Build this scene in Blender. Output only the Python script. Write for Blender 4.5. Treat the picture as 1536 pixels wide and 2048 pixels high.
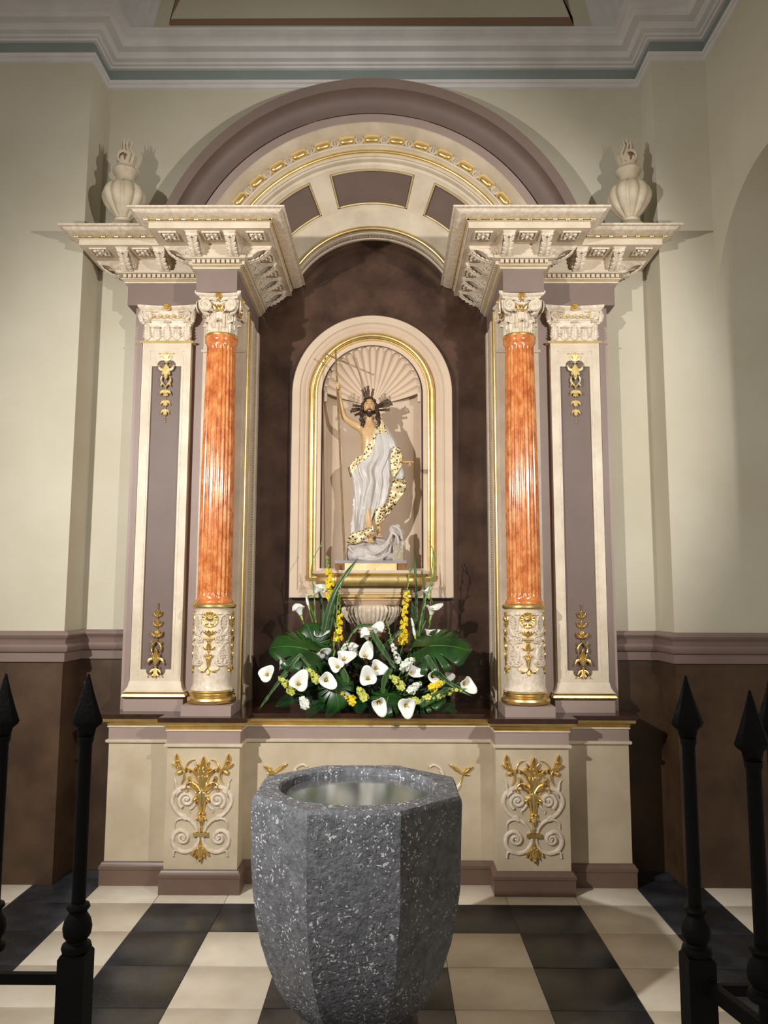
import bpy, bmesh, math, random
from math import sin, cos, pi, radians, sqrt, atan2
from mathutils import Vector, Matrix, Euler
random.seed(7)
for o in list(bpy.data.objects): bpy.data.objects.remove(o, do_unlink=True)
SC = bpy.context.scene; COL = SC.collection

# ---------------------------------------------------------------- camera
cd = bpy.data.cameras.new('camera'); cam = bpy.data.objects.new('camera', cd); COL.objects.link(cam)
P_ = radians(6.55); R_ = 0.0025; YAW = math.atan((778-768)/1539.*cos(P_))
fw = Vector((-sin(YAW)*cos(P_), cos(YAW)*cos(P_), sin(P_)))
rt = Vector((cos(YAW), sin(YAW), 0)); upv = rt.cross(fw)
rt2 = rt*cos(R_)+upv*sin(R_); up2 = upv*cos(R_)-rt*sin(R_)
cam.matrix_world = Matrix(((rt2.x, up2.x, -fw.x, 0.117), (rt2.y, up2.y, -fw.y, 0), (rt2.z, up2.z, -fw.z, 1.6), (0, 0, 0, 1)))
cd.sensor_fit = 'VERTICAL'; cd.sensor_height = 32.0; cd.lens = 32.0*1539./2048.; cd.clip_start = .05
SC.camera = cam

# ---------------------------------------------------------------- light of the place
W = bpy.data.worlds.new('world'); SC.world = W; W.use_nodes = True
bg = W.node_tree.nodes['Background']; bg.inputs[0].default_value = (1.0, .90, .78, 1); bg.inputs[1].default_value = .25
def spot(name, loc, target, energy, angle, blend, color, size=.035):
    l = bpy.data.lights.new(name, 'SPOT'); l.energy = energy; l.spot_size = radians(angle); l.spot_blend = blend
    l.color = color; l.shadow_soft_size = size
    o = bpy.data.objects.new(name, l); COL.objects.link(o); o.location = loc
    o.rotation_euler = (Vector(target)-Vector(loc)).to_track_quat('-Z', 'Y').to_euler()
    return o
spot('spotlight', (-2.15, 1.15, 2.95), (.15, 4.7, 1.75), 660, 108, 1.0, (1, .975, .94))
spot('spotlight', (2.02, 1.15, 2.95), (-.15, 4.8, 2.75), 375, 75, .5, (1, .975, .94))
VS = SC.view_settings
SC.display_settings.display_device = 'sRGB'
VS.view_transform = 'Standard'; VS.look = 'None'; VS.gamma = 1; VS.exposure = -0.14; VS.use_curve_mapping = False

# ---------------------------------------------------------------- materials
def lin(c): return tuple((x/255/12.92 if x/255 <= .04045 else ((x/255+.055)/1.055)**2.4) for x in c)+(1,)
MATS = {}
def mat(name, c1, c2=None, rough=.55, scale=6, detail=5, metal=0, bump=0, bscale=60, spec=.5, fac=(.35, .65), stretch=None, sub=0, coat=0):
    m = bpy.data.materials.new(name); m.use_nodes = True; nt = m.node_tree; b = nt.nodes['Principled BSDF']
    b.inputs['Roughness'].default_value = rough; b.inputs['Metallic'].default_value = metal
    b.inputs['Specular IOR Level'].default_value = spec
    if coat: b.inputs['Coat Weight'].default_value = coat; b.inputs['Coat Roughness'].default_value = .12
    if sub:
        b.inputs['Subsurface Weight'].default_value = sub; b.inputs['Subsurface Scale'].default_value = .01
    tc = nt.nodes.new('ShaderNodeTexCoord'); mp = nt.nodes.new('ShaderNodeMapping'); nt.links.new(tc.outputs['Object'], mp.inputs[0])
    if stretch: mp.inputs['Scale'].default_value = stretch
    b.inputs['Base Color'].default_value = lin(c1)
    if c2:
        n = nt.nodes.new('ShaderNodeTexNoise'); n.inputs['Scale'].default_value = scale; n.inputs['Detail'].default_value = detail
        n.inputs['Roughness'].default_value = .6
        r = nt.nodes.new('ShaderNodeValToRGB'); r.color_ramp.elements[0].color = lin(c1); r.color_ramp.elements[1].color = lin(c2)
        r.color_ramp.elements[0].position, r.color_ramp.elements[1].position = fac
        nt.links.new(mp.outputs[0], n.inputs['Vector']); nt.links.new(n.outputs[0], r.inputs[0]); nt.links.new(r.outputs[0], b.inputs['Base Color'])
    if bump:
        n2 = nt.nodes.new('ShaderNodeTexNoise'); n2.inputs['Scale'].default_value = bscale; n2.inputs['Detail'].default_value = 4
        bp = nt.nodes.new('ShaderNodeBump'); bp.inputs['Strength'].default_value = bump; bp.inputs['Distance'].default_value = .01
        nt.links.new(mp.outputs[0], n2.inputs['Vector']); nt.links.new(n2.outputs[0], bp.inputs['Height']); nt.links.new(bp.outputs[0], b.inputs['Normal'])
    MATS[name] = m; return m
cream = mat('cream_paint', (222, 207, 184), (200, 184, 160), .5, 5, bump=.08, bscale=25)
cream_base = mat('cream_base', (202, 186, 160), (186, 169, 141), .5, 4, bump=.08, bscale=25)
cream_carved = mat('cream_carved', (228, 215, 196), (204, 186, 162), .5, 40)
cream_niche = mat('niche_paint', (214, 192, 168), (202, 180, 156), .6, 3)
mauve_d = mat('mauve_dark', (112, 93, 84), (104, 86, 77), .55, 3)
mauve_l = mat('mauve_light', (160, 140, 130), (152, 132, 122), .55, 3)
gold = mat('gold_leaf', (252, 228, 164), (236, 202, 130), .34, 14, metal=1, bump=.05, bscale=35)
gold_pale = mat('gold_pale', (250, 232, 180), (238, 212, 146), .38, 14, metal=.65, bump=.1, bscale=40)
wallc = mat('wall_cream', (196, 189, 169), (188, 180, 158), .75, 1.6, bump=.05, bscale=12)
dado = mat('dado_brown', (84, 62, 43), (60, 42, 28), .42, 3.5, bump=.1, bscale=9)
rail = mat('rail_mauve', (128, 108, 100), (120, 100, 92), .5, 3)
cornice_w = mat('cornice_white', (212, 208, 204), (200, 196, 192), .7, 4)
bandblue = mat('band_blue', (134, 142, 138), (126, 134, 130), .7, 3)
brownline = mat('line_brown', (128, 100, 78), None, .7)
lunette_c = mat('lunette_cream', (182, 170, 150), (176, 164, 144), .75, 2)
alcove_b = mat('alcove_brown', (90, 66, 54), (56, 38, 30), .2, 4, detail=8, bump=.12, bscale=7, spec=.6)
slab_m = mat('slab_marble', (62, 38, 28), (44, 26, 20), .12, 9, spec=.6)
stem_g = mat('stem_green', (96, 142, 62), (70, 118, 44), .45, 20)
leaf_g = mat('leaf_green', (34, 78, 22), (14, 48, 14), .32, 9, spec=.6)
blade_g = mat('blade_green', (74, 104, 52), (36, 66, 28), .35, 60, stretch=(1, 1, .05))
fern_g = mat('fern_green', (30, 82, 34), (16, 56, 22), .45, 30)
dark_g = mat('dark_foliage', (22, 44, 22), (10, 26, 12), .6, 20)
calla_w = mat('calla_white', (246, 245, 240), (238, 236, 226), .45, 8, sub=.15)
calla_g = mat('calla_throat', (206, 216, 120), (170, 190, 88), .5, 8)
spadix_y = mat('spadix_yellow', (238, 190, 84), (214, 158, 52), .6, 60)
snap_y = mat('snap_yellow', (244, 218, 50), (226, 196, 30), .5, 30)
snap_yg = mat('snap_lime', (214, 214, 112), (186, 196, 84), .5, 30)
snap_w = mat('snap_white', (238, 240, 232), (214, 224, 204), .5, 30)
bud_g = mat('bud_green', (132, 170, 84), (106, 150, 62), .5, 30)
iron = mat('black_iron', (9, 9, 9), (5, 5, 5), .6, 30, spec=.25, bump=.2, bscale=120)
skin = mat('statue_skin', (214, 178, 128), (198, 158, 110), .35, 14)
hair_m = mat('statue_hair', (74, 50, 38), (50, 32, 26), .35, 60)
robe = mat('robe_white', (206, 200, 195), (186, 178, 170), .38, 10)
cloud = mat('cloud_grey', (206, 198, 190), (178, 170, 166), .55, 12)
ray_m = mat('ray_metal', (150, 130, 112), (104, 86, 72), .35, 20, metal=.8)
staff_m = mat('staff_wood', (150, 122, 80), (120, 94, 58), .4, 30)
base_w = mat('statue_base_wood', (140, 98, 52), (112, 74, 36), .4, 20)
eye_w = mat('eye_dark', (30, 20, 16), None, .3)
lip_m = mat('lip_red', (150, 84, 66), None, .4)
gray_pl = mat('platform_grey', (158, 150, 150), (138, 130, 132), .5, 12)
tray_m = mat('tray_dark', (24, 26, 22), None, .6)
grout = mat('grout', (150, 143, 130), (124, 116, 104), .8, 20)
tile_w = mat('tile_white', (236, 227, 210), (216, 203, 182), .28, 3.2, bump=.04, bscale=20)
def nodes(m): return m.node_tree, m.node_tree.nodes, m.node_tree.links, m.node_tree.nodes['Principled BSDF']
def mk(name):
    m = bpy.data.materials.new(name); m.use_nodes = True; MATS[name] = m
    nt, N, L, b = nodes(m); tc = N.new('ShaderNodeTexCoord'); return m, N, L, b, tc.outputs['Object']
# black tile with pale specks
tile_b, N, L, b, oc = mk('tile_black')
n1 = N.new('ShaderNodeTexNoise'); n1.inputs['Scale'].default_value = 5; n1.inputs['Detail'].default_value = 8
v1 = N.new('ShaderNodeTexVoronoi'); v1.inputs['Scale'].default_value = 55
r1 = N.new('ShaderNodeValToRGB'); r1.color_ramp.elements[0].color = lin((34, 36, 40)); r1.color_ramp.elements[1].color = lin((62, 65, 71)); r1.color_ramp.elements[0].position = .4; r1.color_ramp.elements[1].position = .7
r2 = N.new('ShaderNodeValToRGB'); r2.color_ramp.elements[0].color = (1, 1, 1, 1); r2.color_ramp.elements[1].color = (0, 0, 0, 1); r2.color_ramp.elements[0].position = .05; r2.color_ramp.elements[1].position = .12
mx = N.new('ShaderNodeMix'); mx.data_type = 'RGBA'
for a in (n1, v1): L.new(oc, a.inputs['Vector'])
L.new(n1.outputs[0], r1.inputs[0]); L.new(v1.outputs['Distance'], r2.inputs[0]); L.new(r2.outputs[0], mx.inputs[0]); L.new(r1.outputs[0], mx.inputs[6]); mx.inputs[7].default_value = lin((120, 120, 118)); L.new(mx.outputs[2], b.inputs['Base Color']); b.inputs['Roughness'].default_value = .35
# orange marble
marble, N, L, b, oc = mk('orange_marble')
mp = N.new('ShaderNodeMapping'); mp.inputs['Scale'].default_value = (1, 1, .55); L.new(oc, mp.inputs[0])
n1 = N.new('ShaderNodeTexNoise'); n1.inputs['Scale'].default_value = 22; n1.inputs['Detail'].default_value = 8; n1.inputs['Roughness'].default_value = .7; n1.inputs['Distortion'].default_value = .5
r1 = N.new('ShaderNodeValToRGB'); e = r1.color_ramp.elements; e[0].position = .34; e[0].color = lin((164, 82, 38)); e[1].position = .68; e[1].color = lin((232, 170, 108))
x = e.new(.5); x.color = lin((207, 122, 64))
L.new(mp.outputs[0], n1.inputs['Vector']); L.new(n1.outputs[0], r1.inputs[0]); L.new(r1.outputs[0], b.inputs['Base Color']); b.inputs['Roughness'].default_value = .2; b.inputs['Coat Weight'].default_value = .5; b.inputs['Coat Roughness'].default_value = .1
# basalt of the font
stone, N, L, b, oc = mk('basalt_stone')
n1 = N.new('ShaderNodeTexNoise'); n1.inputs['Scale'].default_value = 26; n1.inputs['Detail'].default_value = 10; n1.inputs['Roughness'].default_value = .7
r1 = N.new('ShaderNodeValToRGB'); e = r1.color_ramp.elements; e[0].position = .3; e[0].color = lin((84, 85, 90)); e[1].position = .72; e[1].color = lin((140, 142, 148))
L.new(oc, n1.inputs['Vector']); L.new(n1.outputs[0], r1.inputs[0])
nw = N.new('ShaderNodeTexNoise'); nw.inputs['Scale'].default_value = 30; L.new(oc, nw.inputs['Vector'])
sc_ = N.new('ShaderNodeVectorMath'); sc_.operation = 'MULTIPLY_ADD'; L.new(nw.outputs[1], sc_.inputs[0]); sc_.inputs[1].default_value = (.07, .07, .07); L.new(oc, sc_.inputs[2])
v1 = N.new('ShaderNodeTexVoronoi'); v1.inputs['Scale'].default_value = 62; L.new(sc_.outputs[0], v1.inputs['Vector'])
r2 = N.new('ShaderNodeValToRGB'); r2.color_ramp.elements[0].color = (1, 1, 1, 1); r2.color_ramp.elements[1].color = (0, 0, 0, 1); r2.color_ramp.elements[0].position = .24; r2.color_ramp.elements[1].position = .32
L.new(v1.outputs['Distance'], r2.inputs[0])
n3 = N.new('ShaderNodeTexNoise'); n3.inputs['Scale'].default_value = 4; n3.inputs['Detail'].default_value = 3; L.new(oc, n3.inputs['Vector'])
r3 = N.new('ShaderNodeValToRGB'); r3.color_ramp.elements[0].position = .36; r3.color_ramp.elements[1].position = .54; L.new(n3.outputs[0], r3.inputs[0])
sel = N.new('ShaderNodeSeparateColor'); L.new(v1.outputs['Color'], sel.inputs[0])
th = N.new('ShaderNodeMath'); th.operation = 'GREATER_THAN'; th.inputs[1].default_value = .35; L.new(sel.outputs[0], th.inputs[0])
mm = N.new('ShaderNodeMath'); mm.operation = 'MULTIPLY'; L.new(r2.outputs[0], mm.inputs[0]); L.new(th.outputs[0], mm.inputs[1])
m2 = N.new('ShaderNodeMath'); m2.operation = 'MULTIPLY'; L.new(mm.outputs[0], m2.inputs[0]); L.new(r3.outputs[0], m2.inputs[1])
mx = N.new('ShaderNodeMix'); mx.data_type = 'RGBA'; L.new(m2.outputs[0], mx.inputs[0]); L.new(r1.outputs[0], mx.inputs[6]); mx.inputs[7].default_value = lin((232, 232, 236)); L.new(mx.outputs[2], b.inputs['Base Color'])
b.inputs['Roughness'].default_value = .62
nb = N.new('ShaderNodeTexNoise'); nb.inputs['Scale'].default_value = 70; nb.inputs['Detail'].default_value = 6; L.new(oc, nb.inputs['Vector'])
vb = N.new('ShaderNodeTexVoronoi'); vb.inputs['Scale'].default_value = 34; L.new(sc_.outputs[0], vb.inputs['Vector'])
rb = N.new('ShaderNodeValToRGB'); rb.color_ramp.elements[0].position = .02; rb.color_ramp.elements[1].position = .2; L.new(vb.outputs['Distance'], rb.inputs[0])
ad = N.new('ShaderNodeMath'); ad.operation = 'MULTIPLY_ADD'; L.new(rb.outputs[0], ad.inputs[0]); ad.inputs[1].default_value = .55; L.new(nb.outputs[0], ad.inputs[2])
bp = N.new('ShaderNodeBump'); bp.inputs['Strength'].default_value = .75; bp.inputs['Distance'].default_value = .008; L.new(ad.outputs[0], bp.inputs['Height']); L.new(bp.outputs[0], b.inputs['Normal'])
# gold brocade trim of the robe
brocade, N, L, b, oc = mk('gold_brocade')
v1 = N.new('ShaderNodeTexVoronoi'); v1.feature = 'F1'; v1.inputs['Scale'].default_value = 60; L.new(oc, v1.inputs['Vector'])
n1 = N.new('ShaderNodeTexNoise'); n1.inputs['Scale'].default_value = 70; n1.inputs['Detail'].default_value = 3; L.new(oc, n1.inputs['Vector'])
r1 = N.new('ShaderNodeValToRGB'); r1.color_ramp.elements[0].position = .42; r1.color_ramp.elements[1].position = .48; L.new(v1.outputs['Distance'], r1.inputs[0])
r2 = N.new('ShaderNodeValToRGB'); r2.color_ramp.elements[0].position = .53; r2.color_ramp.elements[1].position = .57; L.new(n1.outputs[0], r2.inputs[0])
mm = N.new('ShaderNodeMath'); mm.operation = 'MAXIMUM'; L.new(r1.outputs[0], mm.inputs[0]); L.new(r2.outputs[0], mm.inputs[1])
mx = N.new('ShaderNodeMix'); mx.data_type = 'RGBA'; L.new(mm.outputs[0], mx.inputs[0]); mx.inputs[6].default_value = lin((84, 60, 36)); mx.inputs[7].default_value = lin((226, 206, 158)); L.new(mx.outputs[2], b.inputs['Base Color'])
b.inputs['Metallic'].default_value = .3; b.inputs['Roughness'].default_value = .42
# water and glass-clear things
water, N, L, b, oc = mk('water')
b.inputs['Base Color'].default_value = (.13, .135, .145, 1); b.inputs['Transmission Weight'].default_value = .35; b.inputs['Roughness'].default_value = .14; b.inputs['IOR'].default_value = 1.33
# egg-and-dart like carved band
carved = mat('carved_band', (206, 190, 166), (150, 132, 108), .6, 90)

# ---------------------------------------------------------------- helpers
class MB:
    def __init__(s): s.v = []; s.f = []; s.m = []; s.cur = 0
    def add(s, vs, fs):
        k = len(s.v); s.v += [tuple(p) for p in vs]
        for f in fs: s.f.append(tuple(i+k for i in f)); s.m.append(s.cur)
        return s
    def box(s, x0, x1, y0, y1, z0, z1):
        return s.add([(x0, y0, z0), (x1, y0, z0), (x1, y1, z0), (x0, y1, z0), (x0, y0, z1), (x1, y0, z1), (x1, y1, z1), (x0, y1, z1)],
                     [(0, 3, 2, 1), (4, 5, 6, 7), (0, 1, 5, 4), (1, 2, 6, 5), (2, 3, 7, 6), (3, 0, 4, 7)])
    def grid(s, rows, cu=False, cv=False):
        n = len(rows); m = len(rows[0]); vs = [p for r in rows for p in r]; fs = []
        for i in range(n if cv else n-1):
            for j in range(m if cu else m-1):
                a = i*m+j; b = i*m+(j+1) % m; c = ((i+1) % n)*m+(j+1) % m; d = ((i+1) % n)*m+j
                fs.append((a, b, c, d))
        return s.add(vs, fs)
    def lathe(s, prof, n=32, c=(0, 0, 0), fn=None, a0=0, a1=2*pi, sx=1, sy=1):
        full = abs(a1-a0-2*pi) < 1e-6; rows = []
        for r, z in prof:
            row = []
            for j in range(n if full else n+1):
                a = a0+(a1-a0)*j/n; rr = fn(r, a, z) if fn else r
                row.append((c[0]+rr*cos(a)*sx, c[1]+rr*sin(a)*sy, c[2]+z))
            rows.append(row)
        return s.grid(rows, cu=full)
    def tube(s, pts, rad, n=8, cap=True, flat=None):
        pts = [Vector(p) for p in pts]; N = len(pts)
        if not hasattr(rad, '__len__'): rad = [rad]*N
        rows = []; u = None
        for i in range(N):
            t = (pts[min(i+1, N-1)]-pts[max(i-1, 0)])
            if t.length < 1e-9: t = Vector((0, 0, 1))
            t.normalize()
            if u is None:
                a = Vector((0, 1, 0)) if abs(t.y) < .9 else Vector((1, 0, 0)); u = t.cross(a).normalized()
            u = (u-t*u.dot(t)).normalized(); w = t.cross(u)
            rows.append([tuple(pts[i]+u*(rad[i]*cos(2*pi*j/n))+w*(rad[i]*sin(2*pi*j/n)*(flat or 1))) for j in range(n)])
        s.grid(rows, cu=True)
        if cap:
            k = len(s.v)-N*n
            s.f.append(tuple(range(k, k+n))); s.m.append(s.cur); s.f.append(tuple(range(len(s.v)-n, len(s.v)))); s.m.append(s.cur)
        return s
    def sweep(s, path, prof, closed=False, cap=False):
        # plan path [(x,y)], profile [(outward, z)], outward = right-hand side of travel
        n = len(path); rows = []
        off = []
        for i in range(n):
            def dr(a, b):
                d = Vector((path[b][0]-path[a][0], path[b][1]-path[a][1])); d.normalize(); return Vector((d.y, -d.x))
            if closed: n1 = dr(i-1, i); n2 = dr(i, (i+1) % n)
            else: n1 = dr(i-1, i) if i > 0 else dr(0, 1); n2 = dr(i, i+1) if i < n-1 else dr(n-2, n-1)
            m = n1+n2; m = m/max(m.dot(n1), .25); off.append(m)
        for o, z in prof: rows.append([(path[i][0]+off[i].x*o, path[i][1]+off[i].y*o, z) for i in range(n)])
        return s.grid(rows, cu=closed)
    def arc(s, prof, zc, a0=0, a1=180, n=64, xc=0, close=False):
        # profile [(R, Y)] revolved about the Y axis through (xc, zc); angle from +x over the top
        rows = [[(xc+R*cos(radians(a0+(a1-a0)*j/n)), Y, zc+R*sin(radians(a0+(a1-a0)*j/n))) for j in range(n+1)] for R, Y in prof]
        return s.grid(rows, cv=close)
    def ball(s, c, r, n=10, sc=(1, 1, 1)):
        m = max(4, n//2+1); rows = [[(c[0]+r*sc[0]*sin(pi*i/m)*cos(2*pi*j/n), c[1]+r*sc[1]*sin(pi*i/m)*sin(2*pi*j/n), c[2]+r*sc[2]*cos(pi*i/m)) for j in range(n)] for i in range(1, m)]
        s.grid(rows, cu=True); k = len(s.v)-(m-1)*n
        s.add([(c[0], c[1], c[2]+r*sc[2]), (c[0], c[1], c[2]-r*sc[2])], []); t = len(s.v)-2
        for j in range(n):
            s.f.append((t, k+(j+1) % n, k+j)); s.m.append(s.cur)
            q = k+(m-2)*n; s.f.append((t+1, q+j, q+(j+1) % n)); s.m.append(s.cur)
        return s
    def poly(s, pts): return s.add(pts, [tuple(range(len(pts)))])
    def prism(s, pts2, y0, y1, side=True):   # polygon in XZ extruded in Y
        n = len(pts2); s.add([(x, y0, z) for x, z in pts2]+[(x, y1, z) for x, z in pts2],
              [tuple(range(n)), tuple(range(2*n-1, n-1, -1))]+[(i, (i+1) % n, n+(i+1) % n, n+i) for i in range(n)]); return s
    def build(s, name, mats, parent=None, origin=None, ang=35, kind=None, label=None):
        org = Vector(origin) if origin is not None else (Vector(parent['org']) if parent is not None and 'org' in parent else Vector((0, 0, 0)))
        me = bpy.data.meshes.new(name); me.from_pydata([tuple(Vector(p)-org) for p in s.v], [], s.f)
        ms = mats if isinstance(mats, (list, tuple)) else [mats]
        for x in ms: me.materials.append(x)
        bm = bmesh.new(); bm.from_mesh(me); 
        for f, mi in zip(bm.faces, s.m): f.material_index = mi
        bmesh.ops.remove_doubles(bm, verts=bm.verts, dist=1e-6)
        bmesh.ops.recalc_face_normals(bm, faces=bm.faces); bm.to_mesh(me); bm.free()
        me.polygons.foreach_set('use_smooth', [ang > 2]*len(me.polygons))
        if ang > 2: me.set_sharp_from_angle(angle=radians(ang))
        o = bpy.data.objects.new(name, me); COL.objects.link(o)
        if parent is not None: o.parent = parent
        elif origin is not None: o.location = org
        if parent is not None and origin is not None and 'org' in parent: o.location = org-Vector(parent['org'])
        if parent is not None: o['org'] = list(org)
        if kind: o['kind'] = kind
        if label: o['label'] = label
        return o
def thing(name, label, cat, loc=(0, 0, 0), group=None):
    o = bpy.data.objects.new(name, None); COL.objects.link(o); o.location = loc; o.empty_display_size = .05
    o['label'] = label; o['category'] = cat; o['org'] = list(loc)
    if group: o['group'] = group
    return o
def tag(o, label, cat, group=None):
    o['label'] = label; o['category'] = cat
    if group: o['group'] = group
    return o
def struct(o): o['kind'] = 'structure'; return o
def copy_tree(o, parent=None):
    c = o.copy(); COL.objects.link(c)
    if parent is not None: c.parent = parent
    for ch in [x for x in o.children]: copy_tree(ch, c)
    return c
def part_copy(src, parent, loc=None, mw=None):
    c = src.copy(); COL.objects.link(c); c.parent = parent
    for ch in list(src.children): part_copy(ch, c)
    if loc is not None: c.location = loc
    if mw is not None: c.matrix_local = mw
    return c
def mirror(root, label):
    c = copy_tree(root); c.location = (-root.location.x, root.location.y, root.location.z); c.scale = (-1, 1, 1); c['label'] = label; return c

# relief drawing: mapper f(u,v,h) -> xyz
class Rel:
    def __init__(s, mb, f, k=1.0): s.mb = mb; s.f = f; s.k = k
    def ribbon(s, pts, ws, h, seg=5, smooth=True):
        if smooth: pts = crom(pts, 5)
        n = len(pts); rows = []
        if not hasattr(ws, '__len__'): ws = [ws, ws]
        ws = [w*s.k for w in ws]
        for i, p in enumerate(pts):
            t = i/(n-1); q = t*(len(ws)-1); a = int(min(q, len(ws)-2)); w = ws[a]+(ws[a+1]-ws[a])*(q-a)
            p0 = pts[max(i-1, 0)]; p1 = pts[min(i+1, n-1)]; dx, dy = p1[0]-p0[0], p1[1]-p0[1]; l = sqrt(dx*dx+dy*dy) or 1
            nx, ny = -dy/l, dx/l; row = []
            for j in range(seg):
                e = -1+2*j/(seg-1); hh = h*min(1, w/(max(ws)+1e-9)+.35)*(1-e*e)**.5 if abs(e) < 1 else 0
                row.append(s.f(p[0]+nx*e*w, p[1]+ny*e*w, hh))
            rows.append(row)
        s.mb.grid(rows); return s
    def leaf(s, a, b, w, h, bend=0, lobes=0, seg=12):
        w = w*s.k; dx, dy = b[0]-a[0], b[1]-a[1]; L = sqrt(dx*dx+dy*dy); nx, ny = -dy/L, dx/L; rows = []
        for i in range(seg+1):
            t = i/seg; o = bend*sin(pi*t)*L; cx = a[0]+dx*t+nx*o; cy = a[1]+dy*t+ny*o
            ww = w*(sin(pi*min(1, t*.92+.08))**.7)
            if lobes: ww *= .78+.22*abs(sin(pi*t*lobes))
            rows.append([s.f(cx+nx*e*ww, cy+ny*e*ww, h*(z*(.6+.6*t))) for e, z in ((-1, 0), (-.7, .8), (-.3, .85), (0, .45), (.3, .85), (.7, .8), (1, 0))])
        s.mb.grid(rows); return s
    def boss(s, u, v, r, h, n=10, sv=1):
        rows = [[s.f(u+r*cos(2*pi*j/n)*q, v+r*sv*sin(2*pi*j/n)*q, h*sqrt(max(0, 1-q*q))) for j in range(n)] for q in (1, .85, .55, .02)]
        s.mb.grid(rows, cu=True); return s
    def block(s, u0, u1, v0, v1, h):
        q = [(u0, v0), (u1, v0), (u1, v1), (u0, v1)]
        s.mb.add([s.f(a, b, 0) for a, b in q]+[s.f(a, b, h) for a, b in q], [(4, 5, 6, 7), (0, 1, 5, 4), (1, 2, 6, 5), (2, 3, 7, 6), (3, 0, 4, 7)]); return s
    def spiral(s, cx, cy, r0, r1, a0, turns, w0, w1, h, n=26):
        pts = []
        for i in range(n+1):
            t = i/n; r = r0+(r1-r0)*t**.8; a = radians(a0)+2*pi*turns*t; pts.append((cx+r*cos(a), cy+r*sin(a)))
        s.ribbon(pts, [w0, w1], h, smooth=False); s.boss(cx, cy, abs(w1)*1.5, h*1.1); return s
def crom(p, k):
    if len(p) < 3: return [(p[0][0]+(p[1][0]-p[0][0])*i/k, p[0][1]+(p[1][1]-p[0][1])*i/k) for i in range(k+1)]
    out = []; q = [p[0]]+list(p)+[p[-1]]
    for i in range(1, len(q)-2):
        for j in range(k):
            t = j/k; out.append(tuple(.5*((2*q[i][d])+(-q[i-1][d]+q[i+1][d])*t+(2*q[i-1][d]-5*q[i][d]+4*q[i+1][d]-q[i+2][d])*t*t+(-q[i-1][d]+3*q[i][d]-3*q[i+1][d]+q[i+2][d])*t**3) for d in range(len(p[0]))))
    out.append(tuple(p[-1])); return out
def sym(rel_fn, *args):   # draw twice, mirrored in u
    for sgn in (1, -1): rel_fn(sgn, *args)
# ================================================================ SETTING
ZD = 1.24
# floor: bed of joints + every tile a piece of its own
fl = struct(MB().box(-3.0, 3.0, 1.0, 5.4, -.06, -.006).build('floor', grout))
XS = [-1.89+.378*i for i in range(-3, 13)]; YS = [4.29+.352*i for i in range(-9, 3)]
def dark(i, j):
    x = (XS[i]+XS[i+1])/2; y = (YS[j]+YS[j+1])/2; ax = abs(x)
    if 1.5 < ax < 1.9: return True
    if .74 < ax < 1.14 and y < 4.29: return True
    if ax < 1.14 and 3.93 < y < 4.29: return True
    if ax < .38 and y < 3.59: return True
    return False
def tile_mesh(mb):
    w, d = .378-.003, .352-.003; b = .002
    q = [(-w/2, -d/2), (w/2, -d/2), (w/2, d/2), (-w/2, d/2)]
    mb.add([(x, y, -.02) for x, y in q]+[(x, y, -b*.6) for x, y in q]+[(x-b*(1 if x > 0 else -1), y-b*(1 if y > 0 else -1), 0) for x, y in q],
           [(0, 1, 5, 4), (1, 2, 6, 5), (2, 3, 7, 6), (3, 0, 4, 7), (4, 5, 9, 8), (5, 6, 10, 9), (6, 7, 11, 10), (7, 4, 8, 11), (8, 9, 10, 11)])
    return mb
proto = {}
for i in range(len(XS)-1):
    for j in range(len(YS)-1):
        x = (XS[i]+XS[i+1])/2; y = (YS[j]+YS[j+1])/2; k = dark(i, j)
        if k not in proto: o = tile_mesh(MB()).build('floor_tile', tile_b if k else tile_w, fl); proto[k] = o
        else: o = proto[k].copy(); COL.objects.link(o)
        o.location = (x, y, random.uniform(-.0006, .0006)); o.rotation_euler = (random.uniform(-.001, .001), random.uniform(-.001, .001), 0)
# tile material: vary from tile to tile
for m in (tile_w, tile_b):
    nt, N, L, b = nodes(m); oi = N.new('ShaderNodeObjectInfo')
    tcn = [n for n in N if n.type == 'TEX_COORD'][0]; add = N.new('ShaderNodeVectorMath'); add.operation = 'ADD'
    ml = N.new('ShaderNodeVectorMath'); ml.operation = 'SCALE'; L.new(oi.outputs['Random'], ml.inputs[0]); ml.inputs['Scale'].default_value = 37
    L.new(tcn.outputs['Object'], add.inputs[0]); L.new(ml.outputs[0], add.inputs[1])
    for l in list(nt.links):
        if l.from_node == tcn and l.to_node != add:
            t = l.to_socket; nt.links.remove(l); L.new(add.outputs[0], t)
ZT = 6.3
# back wall with an arched opening behind the altarpiece (slot 0 cream, 1 brown dado)
mb = MB()
for s in (-1, 1):
    mb.cur = 1; mb.box(min(s*1.79, s*.84), max(s*1.79, s*.84), 4.80, 5.35, 0, ZD)
    mb.cur = 0; mb.box(min(s*1.79, s*1.0), max(s*1.79, s*1.0), 4.80, 5.35, ZD, ZT)
rows = [[], []]
for j in range(41):
    a = radians(180*j/40); x, z = cos(a)*1.0, 3.53+sin(a)*1.0
    q = 1.0/max(abs(cos(a)), .0001) if abs(cos(a)) > .35 else None
    rows[0].append((x, 4.80, z)); rows[1].append((x, 4.80, ZT))
mb.grid(rows); struct(mb.build('wall_back', [wallc, dado]))
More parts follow.
